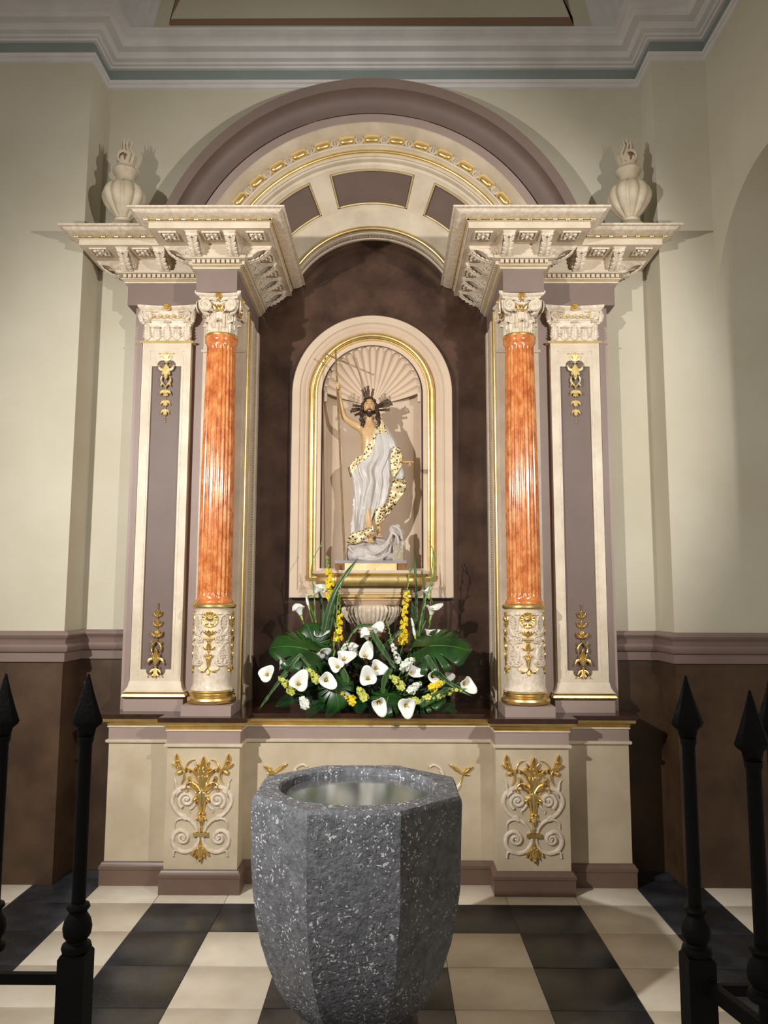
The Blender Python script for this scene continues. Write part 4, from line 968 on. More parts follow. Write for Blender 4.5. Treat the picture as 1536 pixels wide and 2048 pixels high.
# --- continuous body: skinned skeleton, head and hands fused by a voxel remesh
bm = bmesh.new(); SV = bm.verts.layers.skin.verify()
def V(p, r, root=False):
    v = bm.verts.new(p); v[SV].radius = r if isinstance(r, tuple) else (r, r); v[SV].use_root = root; return v
def chain(a, *pts):
    for p, r in pts: b_ = V(p, r); bm.edges.new((a, b_)); a = b_
    return a
pel = V((0, 5.125, 2.41), (.072, .055), True)
wst = chain(pel, ((-.020, 5.125, 2.52), (.062, .048)), ((-.024, 5.12, 2.60), (.068, .052)))
chs = chain(wst, ((-.018, 5.12, 2.69), (.080, .054)), ((-.016, 5.12, 2.745), (.066, .046)))
nk = chain(chs, ((-.016, 5.115, 2.79), .030), ((-.016, 5.108, 2.835), .025), ((-.016, 5.10, 2.87), .026))
chain(chs, ((-.075, 5.12, 2.762), .032), ((-.110, 5.115, 2.778), .030), ((-.150, 5.105, 2.800), .026), ((-.187, 5.092, 2.826), .022), ((-.204, 5.078, 2.880), .0235), ((-.216, 5.062, 2.940), .018), ((-.222, 5.052, 2.992), .013), ((-.220, 5.052, 3.015), .014))
chain(chs, ((.055, 5.12, 2.752), .034), ((.085, 5.115, 2.70), .031), ((.125, 5.10, 2.61), .026), ((.150, 5.08, 2.565), .024), ((.185, 5.05, 2.535), .017), ((.208, 5.035, 2.518), .012))
hl = chain(pel, ((-.038, 5.115, 2.35), .052), ((-.034, 5.075, 2.20), .036), ((-.018, 5.075, 2.11), .031), ((-.004, 5.070, 2.035), .018), ((-.003, 5.062, 2.005), .018))
chain(hl, ((-.002, 5.035, 1.993), .019), ((0, 5.005, 1.982), .018))
hr = chain(pel, ((.040, 5.12, 2.35), .050), ((.045, 5.115, 2.20), .036), ((.050, 5.12, 2.11), .026), ((.050, 5.115, 2.06), .017), ((.051, 5.108, 2.040), .016))
chain(hr, ((.053, 5.085, 2.030), .016), ((.055, 5.062, 2.022), .014))
me = bpy.data.meshes.new('body_skin'); bm.to_mesh(me); bm.free()
tmp = bpy.data.objects.new('tmp', me); COL.objects.link(tmp)
tmp.modifiers.new('s', 'SKIN').use_smooth_shade = True; ss = tmp.modifiers.new('u', 'SUBSURF'); ss.levels = 2; ss.render_levels = 2
dg = bpy.context.evaluated_depsgraph_get(); ev = tmp.evaluated_get(dg); em = ev.to_mesh()
mb = MB(); mb.add([tuple(v.co) for v in em.vertices], [tuple(p.vertices) for p in em.polygons]); ev.to_mesh_clear(); bpy.data.objects.remove(tmp)
# head
HC = Vector((-.016, 5.090, 2.897))
def g(d, s): return math.exp(-(d/s)**2)
def headpt(th, ph, k=1.0):   # th from top, ph around, front = -y
    x, y, z = sin(th)*sin(ph), -sin(th)*cos(ph), cos(th)
    X, Y, Z = x*.042, y*.050, z*.064
    if z < 0: f_ = 1-.30*(-z)**1.6; X *= f_; Y *= (1-.10*(-z)**2)
    if y < 0:
        fr_ = min(1, -y*1.4)
        Y -= fr_*(.013*g(X, .0055)*(g(Z+.010, .008)+.55*g(Z-.004, .010)))
        for s in (-1, 1):
            Y += fr_*.0065*g(X-s*.0165, .0085)*g(Z-.017, .0075)
            Y -= fr_*.0030*g(X-s*.0165, .0055)*g(Z-.0165, .0035)
            Y -= fr_*.0035*g(X-s*.017, .012)*g(Z-.027, .005)
            Y -= fr_*.0040*g(X-s*.022, .010)*g(Z+.008, .010)
            Y -= fr_*.003*g(X-s*.005, .0035)*g(Z+.014, .004)
        Y -= fr_*(.0035*g(X, .010)*g(Z+.0265, .0028)+.0035*g(X, .009)*g(Z+.0325, .003))
        Y -= fr_*.005*g(X, .012)*g(Z+.050, .010)
    return (HC.x+X*k, HC.y+Y*k, HC.z+Z*k)
mb.grid([[headpt(pi*i/56 if 0 < i < 56 else (.001 if i == 0 else pi-.001), 2*pi*j/72) for j in range(72)] for i in range(57)], cu=True)
for s in (-1, 1): mb.ball((HC.x+s*.042, HC.y+.004, HC.z+.004), .010, 8, (.5, .8, 1.3))
# gripping hand: palm, four fingers curled round the staff, thumb
def staff(z): t = (z-1.868)/(3.283-1.868); return Vector((-.1725-.0725*t, 5.030, z))
pz = 3.026; mb.ball((-.2225, 5.046, pz-.002), .017, 12, (.75, .85, 1.2))
for i in range(4):
    z = pz+.019-.0125*i; c = staff(z); ln = (1.0, 1.08, 1.02, .9)[i]; P = []
    for j in range(9): a = radians(120-250*ln*j/8); P.append((c.x+.0125*cos(a)+.0, c.y+.0115*sin(a), z+.002*j/8))
    mb.tube(P, [.0062, .006, .006, .0058, .0058, .0054, .005, .0048, .0042], 8)
c = staff(pz+.012); mb.tube([(-.214, 5.052, pz-.008), (c.x+.016, 5.036, pz+.002), (c.x+.014, 5.018, pz+.012), (c.x+.004, 5.014, pz+.018)], [.008, .0068, .006, .005], 8)
# open left hand
W0 = Vector((.208, 5.035, 2.518)); mb.ball((.224, 5.026, 2.510), .017, 12, (1.1, .8, .55))
for i, (dy, tip) in enumerate(((-.010, [(.016, -.004, .002), (.034, -.008, .001), (.052, -.010, -.004)]), (-.003, [(.015, -.004, -.004), (.028, -.010, -.013), (.030, -.014, -.026)]), (.005, [(.013, -.003, -.006), (.023, -.008, -.017), (.020, -.012, -.029)]), (.012, [(.010, -.001, -.007), (.017, -.005, -.016), (.013, -.008, -.025)]))):
    b0 = Vector((.230, 5.022+dy, 2.508)); mb.tube([tuple(b0)]+[tuple(b0+Vector(t)) for t in tip], [.0062, .0056, .0050, .0040], 8)
mb.tube([(.216, 5.018, 2.512), (.226, 5.006, 2.506), (.238, 5.000, 2.500)], [.0066, .0056, .0044], 8)
# toes
for fx, fy, fz, s in ((0, 5.000, 1.981, 1), (.055, 5.058, 2.020, -1)):
    for i in range(5):
        k = (-.015+.0075*i); L_ = .020-.002*abs(i-(1 if s > 0 else 3)); w_ = .0056 if (i == (0 if s < 0 else 4)) else .0044
        mb.tube([(fx+k, fy+.006, fz+.002), (fx+k*1.12, fy-L_*.55, fz-.001), (fx+k*1.15, fy-L_, fz-.007)], [w_, w_, w_*.75], 7)
body = mb.build('body', skin, st)
rm = body.modifiers.new('fuse', 'REMESH'); rm.mode = 'VOXEL'; rm.voxel_size = .0024; rm.use_smooth_shade = True
sm = body.modifiers.new('smooth', 'SMOOTH'); sm.factor = .5; sm.iterations = 2
# eyes, brows, lips
mb = MB()
for s in (-1, 1):
    mb.ball((HC.x+s*.0165, HC.y-.0405, HC.z+.0165), .0052, 10, (1.15, .6, .55))
    mb.tube([(HC.x+s*.0085, HC.y-.046, HC.z+.026), (HC.x+s*.017, HC.y-.0445, HC.z+.0295), (HC.x+s*.026, HC.y-.038, HC.z+.026)], [.0012, .0018, .001], 6)
mb.build('eyes', eye_w, st)
MB().tube([(HC.x-.008, HC.y-.0485, HC.z-.0285), (HC.x, HC.y-.0515, HC.z-.0275), (HC.x+.008, HC.y-.0485, HC.z-.0285)], [.0012, .0028, .0012], 8).build('lips', lip_m, st)
# hair and beard
mb = MB(); rnd = random.Random(11)
rows = []
for i in range(26):
    th = 2.15*i/25; row = []
    for j in range(64):
        ph = 2*pi*j/64; front = cos(ph)
        lim = 2.3 if front < .55 else 2.3
        t = min(th, .62+(0 if front > .75 else (.75-front)*1.4)) if front > -.1 else th
        p = Vector(headpt(max(t, .001), ph, 1.10)); w_ = .0016*sin(ph*26+3*sin(t*5)); d = (p-HC).normalized(); row.append(tuple(p+d*(w_+.002)))
    rows.append(row)
mb.grid(rows, cu=True)
def lock(pts, r0):
    P = crom([Vector(p) for p in pts] if False else pts, 6); n = len(P)
    mb.tube([(p[0]+.004*sin(i*.9+r0*900), p[1]+.003*cos(i*1.1), p[2]) for i, p in enumerate(P)], [r0*(.9+.25*sin(i*.9))*(1-.75*(i/n)**3) for i in range(n)], 8)
for k in range(9):
    a = k/8
    lock([(HC.x-.036-.006*a, HC.y-.012+.035*a, HC.z+.03), (HC.x-.050-.006*a, HC.y-.012+.035*a, HC.z-.020), (HC.x-.048-.012*a, HC.y-.016+.035*a, HC.z-.062), (HC.x-.058+.022*rnd.random(), HC.y-.022+.035*a, HC.z-.100), (HC.x-.050+.022*rnd.random(), HC.y-.022+.03*a, HC.z-.122-.022*rnd.random())], .0112)
    lock([(HC.x+.036+.006*a, HC.y-.012+.035*a, HC.z+.03), (HC.x+.050+.006*a, HC.y-.014+.035*a, HC.z-.015), (HC.x+.048+.016*a, HC.y-.022+.03*a, HC.z-.062), (HC.x+.060+.026*a, HC.y-.032+.03*a, HC.z-.104), (HC.x+.066+.040*a, HC.y-.030+.03*a, HC.z-.140-.030*rnd.random())], .0118)
for s in (-1, 1):
    for q in range(4): lock([(HC.x+s*.004, HC.y-.018-.006*q, HC.z+.066-.003*q), (HC.x+s*(.024+.002*q), HC.y-.034, HC.z+.050), (HC.x+s*.040, HC.y-.026, HC.z+.020), (HC.x+s*.046, HC.y-.020, HC.z-.014)], .0065)
mb.build('hair', hair_m, st)
mb = MB(); rows = []
for i in range(9):
    th = 2.05+.95*i/8; rows.append([tuple(Vector(headpt(th, ph, 1.0+.075*(1-((ph)/1.5)**4)*(min(1, i/2.5)))) + Vector((0, 0, -.003*(i/8)))) for ph in [-1.5+3.0*j/28 for j in range(29)]])
for i in range(9):   # keep the mouth clear
    for j in range(29):
        ph = -1.5+3.0*j/28; p = rows[i][j]
        if abs(p[0]-HC.x) < .011 and p[2]-HC.z > -.036: rows[i][j] = (p[0], HC.y-.030, p[2])
mb.grid(rows)
for s in (-1, 1):
    mb.tube([(HC.x+s*.001, HC.y-.0535, HC.z-.0225), (HC.x+s*.008, HC.y-.0515, HC.z-.0245), (HC.x+s*.015, HC.y-.045, HC.z-.033), (HC.x+s*.016, HC.y-.042, HC.z-.042)], [.0026, .0034, .003, .0015], 7)
    mb.tube([(HC.x+s*.006, HC.y-.044, HC.z-.052), (HC.x+s*.005, HC.y-.048, HC.z-.064), (HC.x+s*.002, HC.y-.046, HC.z-.076)], [.008, .007, .002], 8)
mb.build('beard', hair_m, st)
# halo rays: three groups of notched flat rays
def ray(x0, z0, x1, z1, w):
    w *= 1.4; mb = MB(); d = Vector((x1-x0, z1-z0)); L_ = d.length; d.normalize(); n_ = Vector((-d.y, d.x)); P = [(0, .35), (.45, .75), (.78, 1.0), (.80, .55), (.92, .85), (1, 1.1), (.955, .18)]
    up_ = [Vector((x0, z0))+d*(L_*t)+n_*(w*q) for t, q in P]; dn = [Vector((x0, z0))+d*(L_*t)-n_*(w*q) for t, q in P]
    mb.grid([[(p.x, 5.150, p.y) for p in up_], [((p.x+q.x)/2, 5.145, (p.y+q.y)/2) for p, q in zip(up_, dn)], [(p.x, 5.150, p.y) for p in dn]]); mb.grid([[(p.x, 5.150, p.y) for p in up_], [(p.x, 5.153, p.y) for p in dn]])
    mb.build('halo_ray', ray_m, st)
for (a, b, c, d, w) in [(-.020, 2.95, -.030, 3.063, .0085), (-.008, 2.95, .008, 3.042, .0075), (-.036, 2.95, -.068, 3.036, .0075), (-.026, 2.95, -.052, 3.052, .005),
                        (.022, 2.918, .112, 2.968, .008), (.026, 2.906, .140, 2.938, .009), (.026, 2.892, .120, 2.896, .0075), (.024, 2.912, .130, 2.956, .005),
                        (-.058, 2.918, -.132, 2.926, .008), (-.060, 2.90, -.148, 2.882, .0085), (-.058, 2.886, -.118, 2.856, .0075), (-.058, 2.91, -.140, 2.90, .005)]: ray(a, b, c, d, w)
# --- robe
XL = [(2.80, -.0), (2.74, -.075), (2.66, -.100), (2.56, -.108), (2.49, -.158), (2.45, -.145), (2.39, -.114), (2.20, -.118), (2.0, -.120)]
XR = [(2.80, .085), (2.74, .122), (2.65, .172), (2.58, .184), (2.50, .160), (2.45, .130), (2.36, .126), (2.245, .098), (2.11, .040), (2.0, .02)]
TOPX = [(.20, 2.80), (.030, 2.805), (-.055, 2.642), (-.100, 2.575), (-.160, 2.487), (-.2, 2.48)]
def ztop(x):
    for (a, va), (b, vb) in zip(TOPX, TOPX[1:]):
        if a >= x >= b: return va+(vb-va)*(a-x)/(a-b)
    return TOPX[0][1] if x > 0 else TOPX[-1][1]
def zbot(x): return interp([(.2, 2.36), (.12, 2.25), (.05, 2.10), (0, 2.045), (-.06, 2.02), (-.13, 1.99)], x)
def robe_pt(ph, s, off=0, absd=None):
    c_, s_ = cos(ph), sin(ph)
    xg = .02+.17*c_ if c_ > 0 else .0+.16*c_
    zt = ztop(xg*1.0); zb = zbot(xg*.75); z = zt-absd if absd is not None else zt+(zb-zt)*s
    xl, xr = interp(XL, z), interp(XR, z); xm_, hx = (xl+xr)/2, (xr-xl)/2
    hy = interp([(2.8, .050), (2.7, .062), (2.55, .066), (2.4, .072), (2.2, .074), (2.0, .066)], z)
    A = .002+.0155*min(1, max(0, (2.78-z)/.45)); D = (2.78-z)
    w1 = ph*7.5+1.8*c_*D*2.2+1.1*sin(D*7); w2 = ph*13-2.6*D+.8
    f_ = A*(1-2*abs(sin(w1/2))**.8)+A*.45*sin(w2)+A*.25*sin(ph*23+9*D)
    k = 1+(f_+off)/max(.05, (hx*abs(c_)+hy*abs(s_)))
    sq = lambda v: (abs(v)**.86)*(1 if v > 0 else -1)
    return (xm_+hx*sq(c_)*min(k, 1.3), 5.115-hy*sq(s_)*k, z)
NP = 150
mb = MB(); mb.grid([[robe_pt(2*pi*j/NP, i/60) for j in range(NP)] for i in range(61)], cu=True)
mb.grid([[robe_pt(2*pi*j/NP, 1), ] and robe_pt(2*pi*j/NP, 1) for j in range(NP)] and [[robe_pt(2*pi*j/NP, 1) for j in range(NP)], [tuple(Vector(robe_pt(2*pi*j/NP, 1, -.012))+Vector((0, 0, .012))) for j in range(NP)]], cu=True)
mb.build('robe', robe, st, ang=70)
mb = MB(); mb.grid([[robe_pt(pi*(.27+.80*j/80), 0, .0035+.003*sin(pi*i/8), absd=.098*i/8-.004) for j in range(81)] for i in range(9)])
mb.build('robe_gold_border', brocade, st, ang=70)
def px(x, y): return (-.019+(x-738)*.00337, 2.962-(y-795)*.00341)
def sheet(A_, B_, y0, amp, waves, name, m_, nseg=10, thick=.006, dyb=0):
    A2 = crom([px(*p) for p in A_], 6); B2 = crom([px(*p) for p in B_], 6); n = min(len(A2), len(B2)); rows = []
    for i in range(n):
        t = i/(n-1); row = []
        for j in range(nseg+1):
            q = j/nseg; x = A2[i][0]+(B2[i][0]-A2[i][0])*q; z = A2[i][1]+(B2[i][1]-A2[i][1])*q
            y = y0+dyb*t-amp*sin(waves*2*pi*t+q*2.4)-.010*sin(pi*q); row.append((x, y, z))
        rows.append(row)
    mb = MB(); mb.grid(rows); o = mb.build(name, m_, st, ang=70); so = o.modifiers.new('t', 'SOLIDIFY'); so.thickness = thick; return o
sheet([(783, 942), (786, 955), (784, 970), (776, 1000), (764, 1030), (755, 1049)], [(805, 950), (812, 966), (810, 984), (796, 1004), (780, 1026), (757, 1053)], 5.06, .009, 3.2, 'gold_cascade', brocade, 12)
sheet([(786, 896), (781, 915), (781, 940), (786, 958)], [(800, 900), (806, 918), (803, 936), (793, 955)], 5.035, .006, 1.2, 'gold_cuff', brocade, 10, dyb=.01)
sheet([(795, 925), (790, 945), (786, 958)], [(803, 930), (808, 948), (806, 960)], 5.050, .004, .8, 'sleeve_lining', robe, 8)
sheet([(708, 1064), (720, 1062), (734, 1058), (748, 1050)], [(694, 1083), (712, 1087), (731, 1079), (752, 1066)], 5.035, .006, 1.5, 'gold_hem', brocade, 10, dyb=-.0)
sheet([(752, 1020), (750, 1038), (752, 1050)], [(772, 1008), (770, 1030), (757, 1050)], 5.042, .004, .9, 'gold_hem', brocade, 8)
# --- rock wrapped in cloth, platform
mb = MB(); rnd = random.Random(4)
for x, y, z, r, sc in [(-.11, 5.10, 1.90, .062, (1, 1, .95)), (-.05, 5.08, 1.90, .072, (1.2, 1.1, .95)), (.03, 5.09, 1.91, .078, (1.2, 1, 1.1)), (.10, 5.11, 1.92, .068, (1, 1, 1.2)), (-.06, 5.10, 1.955, .052, (1.2, 1, .7)), (.05, 5.12, 1.985, .045, (1.2, 1, .8)),
                       (.165, 5.12, 2.00, .038, (1, .9, 1.3)), (.150, 5.12, 2.065, .032, (1.1, .9, 1.2)), (.190, 5.12, 2.035, .034, (1, .9, 1.3)), (.175, 5.11, 2.085, .022, (1, 1, 1)), (.195, 5.12, 1.97, .034, (1, .9, 1.3)), (-.13, 5.10, 1.94, .036, (1, 1, 1)), (-.10, 5.06, 1.885, .045, (1.2, 1, .7)), (0, 5.05, 1.885, .05, (1.4, 1, .7)), (.11, 5.06, 1.885, .045, (1.2, 1, .7))]:
    mb.ball((x, y, z), r, 16, sc)
for P, r in (([(-.15, 5.045, 1.95), (-.10, 5.025, 1.90), (-.03, 5.015, 1.875), (.02, 5.01, 1.885)], .010), ([(-.13, 5.05, 1.93), (-.12, 5.035, 1.89), (-.14, 5.045, 1.865)], .009), ([(-.04, 5.02, 1.93), (.02, 5.00, 1.90), (.08, 5.01, 1.93), (.12, 5.04, 1.98)], .010),
             ([(-.02, 5.02, 1.90), (.05, 5.00, 1.872), (.11, 5.02, 1.90), (.13, 5.05, 1.96)], .009), ([(.02, 5.03, 1.96), (.07, 5.03, 1.95), (.12, 5.05, 2.00), (.14, 5.08, 2.06)], .011), ([(.15, 5.07, 2.09), (.19, 5.07, 2.06), (.205, 5.08, 2.00)], .010), ([(.14, 5.07, 2.05), (.17, 5.065, 2.02), (.18, 5.07, 1.97)], .009), ([(-.08, 5.02, 1.87), (0, 5.0, 1.862), (.08, 5.01, 1.866)], .010)):
    mb.tube(crom(P, 5), r, 8)
rk = mb.build('cloth_covered_rock', cloud, st); rm = rk.modifiers.new('f', 'REMESH'); rm.mode = 'VOXEL'; rm.voxel_size = .004; rm.use_smooth_shade = True; rk.modifiers.new('s', 'SMOOTH').iterations = 2
mb = MB(); rows = []
for z in [1.856+.105*i/8 for i in range(9)]: rows.append([(.140+rnd.uniform(0, .004), 5.03, z), (.175, 5.022+rnd.uniform(-.003, .003), z), (.212+rnd.uniform(-.004, .003), 5.034, z), (.218, 5.09, z), (.14, 5.09, z)])
mb.grid(rows, cu=True); mb.poly(rows[-1]); mb.build('rough_stone_block', mat('rough_stone', (196, 182, 160), (160, 146, 126), .8, 60, bump=.8, bscale=120), st)
MB().box(-.232, .236, 4.995, 5.27, 1.838, 1.858).build('grey_platform', gray_pl, st)
MB().box(-.170, .168, 4.990, 5.27, 1.793, 1.838).build('gold_plinth', gold_pale, st)
mb = MB().box(.172, .232, 4.998, 5.27, 1.793, 1.838); mb.build('plinth_end', base_w, st); MB().box(-.232, -.174, 4.998, 5.27, 1.793, 1.838).build('plinth_end', base_w, st)
# --- cross staff held in the hand
cs = thing('cross_staff', 'slender wooden staff with a cross top held in the statue\'s raised hand', 'staff', (-.1725, 5.03, 1.858))
MB().tube([tuple(staff(z)) for z in (1.859, 2.3, 2.8, 3.283)], [.0072, .0066, .0062, .0060], 10).build('shaft', staff_m, cs)
MB().tube([(-.315, 5.026, 3.250), (-.155, 5.030, 3.180)], .0058, 10).build('crossbar', staff_m, cs)
MB().lathe([(.005, 0), (.009, .003), (.005, .008)], 10, tuple(staff(3.062))).build('collar', staff_m, cs)

# ================================================================ FLOWERS
FG = 'flower arrangement on the altar slab'
def axis_rot(d): return Vector(d).to_track_quat('Z', 'Y')
def calla_mesh(kind):
    # along +Z: narrow throat opening to a flared lip with one pointed side (+X)
    rows = []; N = 30
    for i in range(13):
        t = i/12; row = []
        for j in range(N+1):
            a = -pi*1.02+2*pi*1.02*j/N; tipk = max(0, cos(a))
            nk_ = max(0, -cos(a)); sd = abs(sin(a))
            if kind == 0: r = .0045+.010*t+.022*t**3*(1+.95*tipk**5)*(1-.55*nk_**5)*(1-.15*sd**3); z = .062*t+.014*tipk**3*t*t-.012*(t**5)*sd+.006*nk_**4*t
            elif kind == 1: r = .0045+.010*t+.026*t**3*(1+.65*tipk**6)*(1-.45*nk_**6)*(1+.07*sin(3*a+1)); z = .055*t-.014*t**5*sd**2+.008*tipk**4*t+.004*nk_**4*t
            else: r = .004+.006*t+.003*sin(pi*t); z = .075*t; r *= (1-.6*t**3)
            if j == N: r *= 1.10
            row.append((r*cos(a), r*sin(a), z))
        rows.append(row)
    return rows
class CP2: pass
CALPROTO = {}
def calla_proto(kind):
    if kind in CALPROTO: return CALPROTO[kind]
    mb = MB(); rows = calla_mesh(kind); mb.grid(rows[3:]); me1 = mb.build('spathe', calla_w, None, origin=(0, 0, 0), ang=80); so = me1.modifiers.new('t', 'SOLIDIFY'); so.thickness = .0012
    mb = MB(); mb.grid(rows[:4]); mb.tube([(0, 0, -.010), (0, 0, .004)], [.0042, .0055], 8); me2 = mb.build('throat', calla_g, None, origin=(0, 0, 0), ang=80)
    me3 = MB().tube([(0, 0, .012), (0, 0, .03), (.002, 0, .046), (.003, 0, .050)], [.0028, .0036, .003, .001], 8).build('spadix', spadix_y, None, origin=(0, 0, 0)) if kind < 2 else None
    for m_ in (me1, me2, me3):
        if m_: COL.objects.unlink(m_)
    CALPROTO[kind] = (me1, me2, me3); return CALPROTO[kind]
ROOT = Vector((0, 4.80, .985))
def calla(x, z, y, d, kind, sc, label, roll=0, root=None):
    t = thing('calla_lily', label, 'flower', (x, y, z), FG)
    q = axis_rot(d) @ Euler((0, 0, roll)).to_quaternion()
    for pr in calla_proto(kind):
        if pr is None: continue
        o = pr.copy(); COL.objects.link(o); o.parent = t; o.matrix_local = Matrix.Translation(-Vector(d).normalized()*.030*sc) @ q.to_matrix().to_4x4() @ Matrix.Scale(sc, 4)
    e = Vector((x, y, z))-Vector(d).normalized()*.036*sc; r_ = root or (ROOT+Vector((x*.35, 0, 0)))
    mid = e-Vector(d).normalized()*.05; m2 = Vector((r_.x*.4+e.x*.6, max(e.y, r_.y)+.01, (r_.z+e.z)/2))
    MB().tube(crom([tuple(e), tuple(mid), tuple(m2), tuple(r_)], 5), .0042, 7).build('stem', stem_g, t)
CAL = [
 (-.604, 1.163, 4.62, (-.25, -.9, .25), 1, 1.15, 0.6, 'white calla lily farthest left, poking out beyond the foliage'),
 (-.406, 1.119, 4.55, (.1, -.9, .3), 1, 1.35, 1.0, 'large open white calla lily low left above the ferns'),
 (-.248, 1.139, 4.56, (.15, -.9, .2), 0, 1.30, -.8, 'white calla lily with a sharp upper right point, low left of centre'),
 (-.438, 1.523, 4.85, (-.35, -.15, 1), 0, 1.25, 3.0, 'tall white calla lily in profile beside the niche frame, highest but one on the left'),
 (-.316, 1.371, 4.80, (.1, -.35, .9), 0, 1.15, -.2, 'white calla lily in profile over the left split leaf'),
 (-.307, 1.278, 4.75, (.75, -.4, -.2), 0, 1.1, .5, 'white calla lily tilted right and downward, left side'),
 (-.367, 1.211, 4.72, (.5, -.7, .3), 0, .95, .2, 'small half-hidden white calla lily behind the bent strap leaf'),
 (-.510, 1.193, 4.75, (-.8, -.3, .5), 0, 1.0, 2.5, 'partly hidden white calla lily behind the strap leaf at far left'),
 (-.185, 1.211, 4.62, (-.1, -.9, .35), 1, 1.05, 2.4, 'heart-shaped white calla lily left of centre'),
 (-.151, 1.253, 4.68, (.1, -.75, .65), 1, 1.25, 0, 'round open white calla lily above the heart-shaped one'),
 (-.022, 1.268, 4.68, (.2, -.85, .45), 0, 1.3, 1.3, 'tall pointed white calla lily at the centre'),
 (-.085, 1.290, 4.75, (-.5, -.3, .8), 0, 1.05, 2.8, 'white calla lily in profile tucked left of the central one'),
 (-.004, 1.146, 4.58, (.05, -.95, .15), 1, 1.25, 1.7, 'large white calla lily facing front at the centre'),
 (.042, 1.201, 4.64, (.3, -.9, .25), 1, 1.2, -.4, 'cupped white calla lily just above and right of the central front one'),
 (.059, 1.019, 4.50, (.1, -.85, -.15), 0, 1.25, -1.2, 'low white calla lily drooping over the slab edge, centre'),
 (.219, 1.003, 4.50, (.15, -.95, .1), 1, 1.25, -1.6, 'lowest white calla lily right of centre at the slab edge'),
 (.246, 1.177, 4.62, (.5, -.6, .4), 0, 1.2, -.5, 'slim white calla lily pointing right, right of centre'),
 (.331, 1.178, 4.68, (-.3, -.7, .6), 0, 1.2, 2.4, 'upright folded white calla lily behind the right-hand pair'),
 (.379, 1.158, 4.62, (.25, -.9, .1), 0, 1.2, -1.0, 'white calla lily with a down-turned tip in the right-hand pair'),
 (.564, 1.115, 4.62, (.4, -.9, .1), 0, 1.25, -.9, 'white calla lily farthest right, at the end of the strap leaf'),
 (.384, 1.528, 4.85, (.15, -.25, 1), 0, 1.3, 0, 'tall white calla lily in profile on the right below the niche corner'),
 (.362, 1.382, 4.80, (.3, -.35, .8), 0, 1.2, -.3, 'white calla lily curling right over the right split leaf'),
 (-.019, 1.373, 4.78, (-.3, -.4, .7), 0, 1.0, 2.2, 'small white calla lily under the console, left of the pair'),
 (.039, 1.408, 4.76, (.35, -.4, .8), 0, 1.15, .6, 'white calla lily under the console, right of the pair'),
 (-.333, 1.657, 4.85, (.6, -.3, .7), 0, 1.15, 0, 'highest white calla lily, beside the left gladiolus'),
 (.362, 1.644, 4.90, (-.3, -.2, .9), 0, 1.0, 1.5, 'highest white calla lily on the right, against the niche frame'),
 (.456, 1.139, 4.72, (.7, -.6, .2), 0, .9, 0, 'small white calla lily half hidden at the right behind the strap leaf'),
 (-.392, 1.576, 4.88, (-.25, -.1, 1), 2, 1.0, 0, 'closed white calla bud standing at upper left'),
 (.268, 1.448, 4.85, (-.25, -.1, 1), 2, 1.0, 0, 'closed white calla bud on the right, upper of two'),
 (.277, 1.393, 4.83, (-.2, -.1, 1), 2, 1.0, 0, 'closed white calla bud on the right, lower of two'),
]
for x, z, y, d, k_, sc, roll, lab in CAL: calla(x, z, y, d, k_, sc, lab, roll)

# spikes: gladioli in bud and snapdragons
def spike(name, label, pts, floret_m, size, n, kind, y0=4.82, r=.0042, top=.35):
    P = crom([(x, y0, z) for x, z in pts], 8); t = thing(name, label, 'flower', (P[0][0], P[0][1], P[0][2]), FG)
    root = (ROOT.x+P[0][0]*.5, 4.82, .985)
    full = crom([root, tuple((Vector(root)+Vector(P[0]))/2+Vector((0, .01, 0)))]+[P[0]], 3)[:-1]+P
    MB().tube(full, [r*(1-.6*i/len(full)) for i in range(len(full))], 7).build('stem', stem_g, t)
    m_ = MB()
    if kind == 'bud': m_.tube([(0, 0, 0), (.004, 0, .014), (.004, 0, .032), (.001, 0, .046)], [.003, .0055, .0046, .0008], 7)
    else:
        m_.tube([(0, 0, 0), (.006, 0, .003), (.012, 0, .004)], [.0045, .0075, .008], 7)
        for a in range(5):
            q = 2*pi*a/5+.3; m_.ball((.013, .0075*cos(q), .004+.0075*sin(q)), .0062, 6, (.7, 1, 1))
        m_.ball((.015, 0, .002), .006, 6, (1, .8, .7))
    fl_ = m_.build('bud' if kind == 'bud' else 'floret', floret_m, t, origin=t['org']) if False else None
    me_ = m_.build('bud' if kind == 'bud' else 'floret', floret_m, None, origin=(0, 0, 0)); COL.objects.unlink(me_)
    gb = MB().tube([(0, 0, 0), (.005, 0, .006), (.004, 0, .014)], [.003, .005, .001], 6).build('bud', bud_g, None, origin=(0, 0, 0)); COL.objects.unlink(gb)
    rnd = random.Random(hash(label) % 1000 if False else len(label)*7+int(abs(pts[0][0])*1000)); base = Vector(t['org'])
    for i in range(n):
        u = i/(n-1); k = min(len(P)-2, int(u*(len(P)-1))); p = Vector(P[k]).lerp(Vector(P[k+1]), u*(len(P)-1)-k); tan = (Vector(P[k+1])-Vector(P[k])).normalized()
        ang_ = (i*2.4 if kind != 'bud' else pi*(i % 2)+rnd.uniform(-.4, .4)+.3)
        src = gb if (kind != 'bud' and u > 1-top) else me_
        s_ = size*(1-.55*u if kind != 'bud' else 1-.45*u)*rnd.uniform(.85, 1.15)*(1.3 if src is gb else 1)
        o = src.copy(); COL.objects.link(o); o.parent = t
        q = tan.to_track_quat('Z', 'Y') @ Euler((0, 0, ang_)).to_quaternion() @ Euler((0, (-.15 if kind == 'bud' else -.2)+rnd.uniform(-.35, .35)+(.45 if kind == 'bud' else 0), 0)).to_quaternion()
        o.matrix_local = Matrix.Translation(p-base) @ q.to_matrix().to_4x4() @ Matrix.Scale(s_, 4)
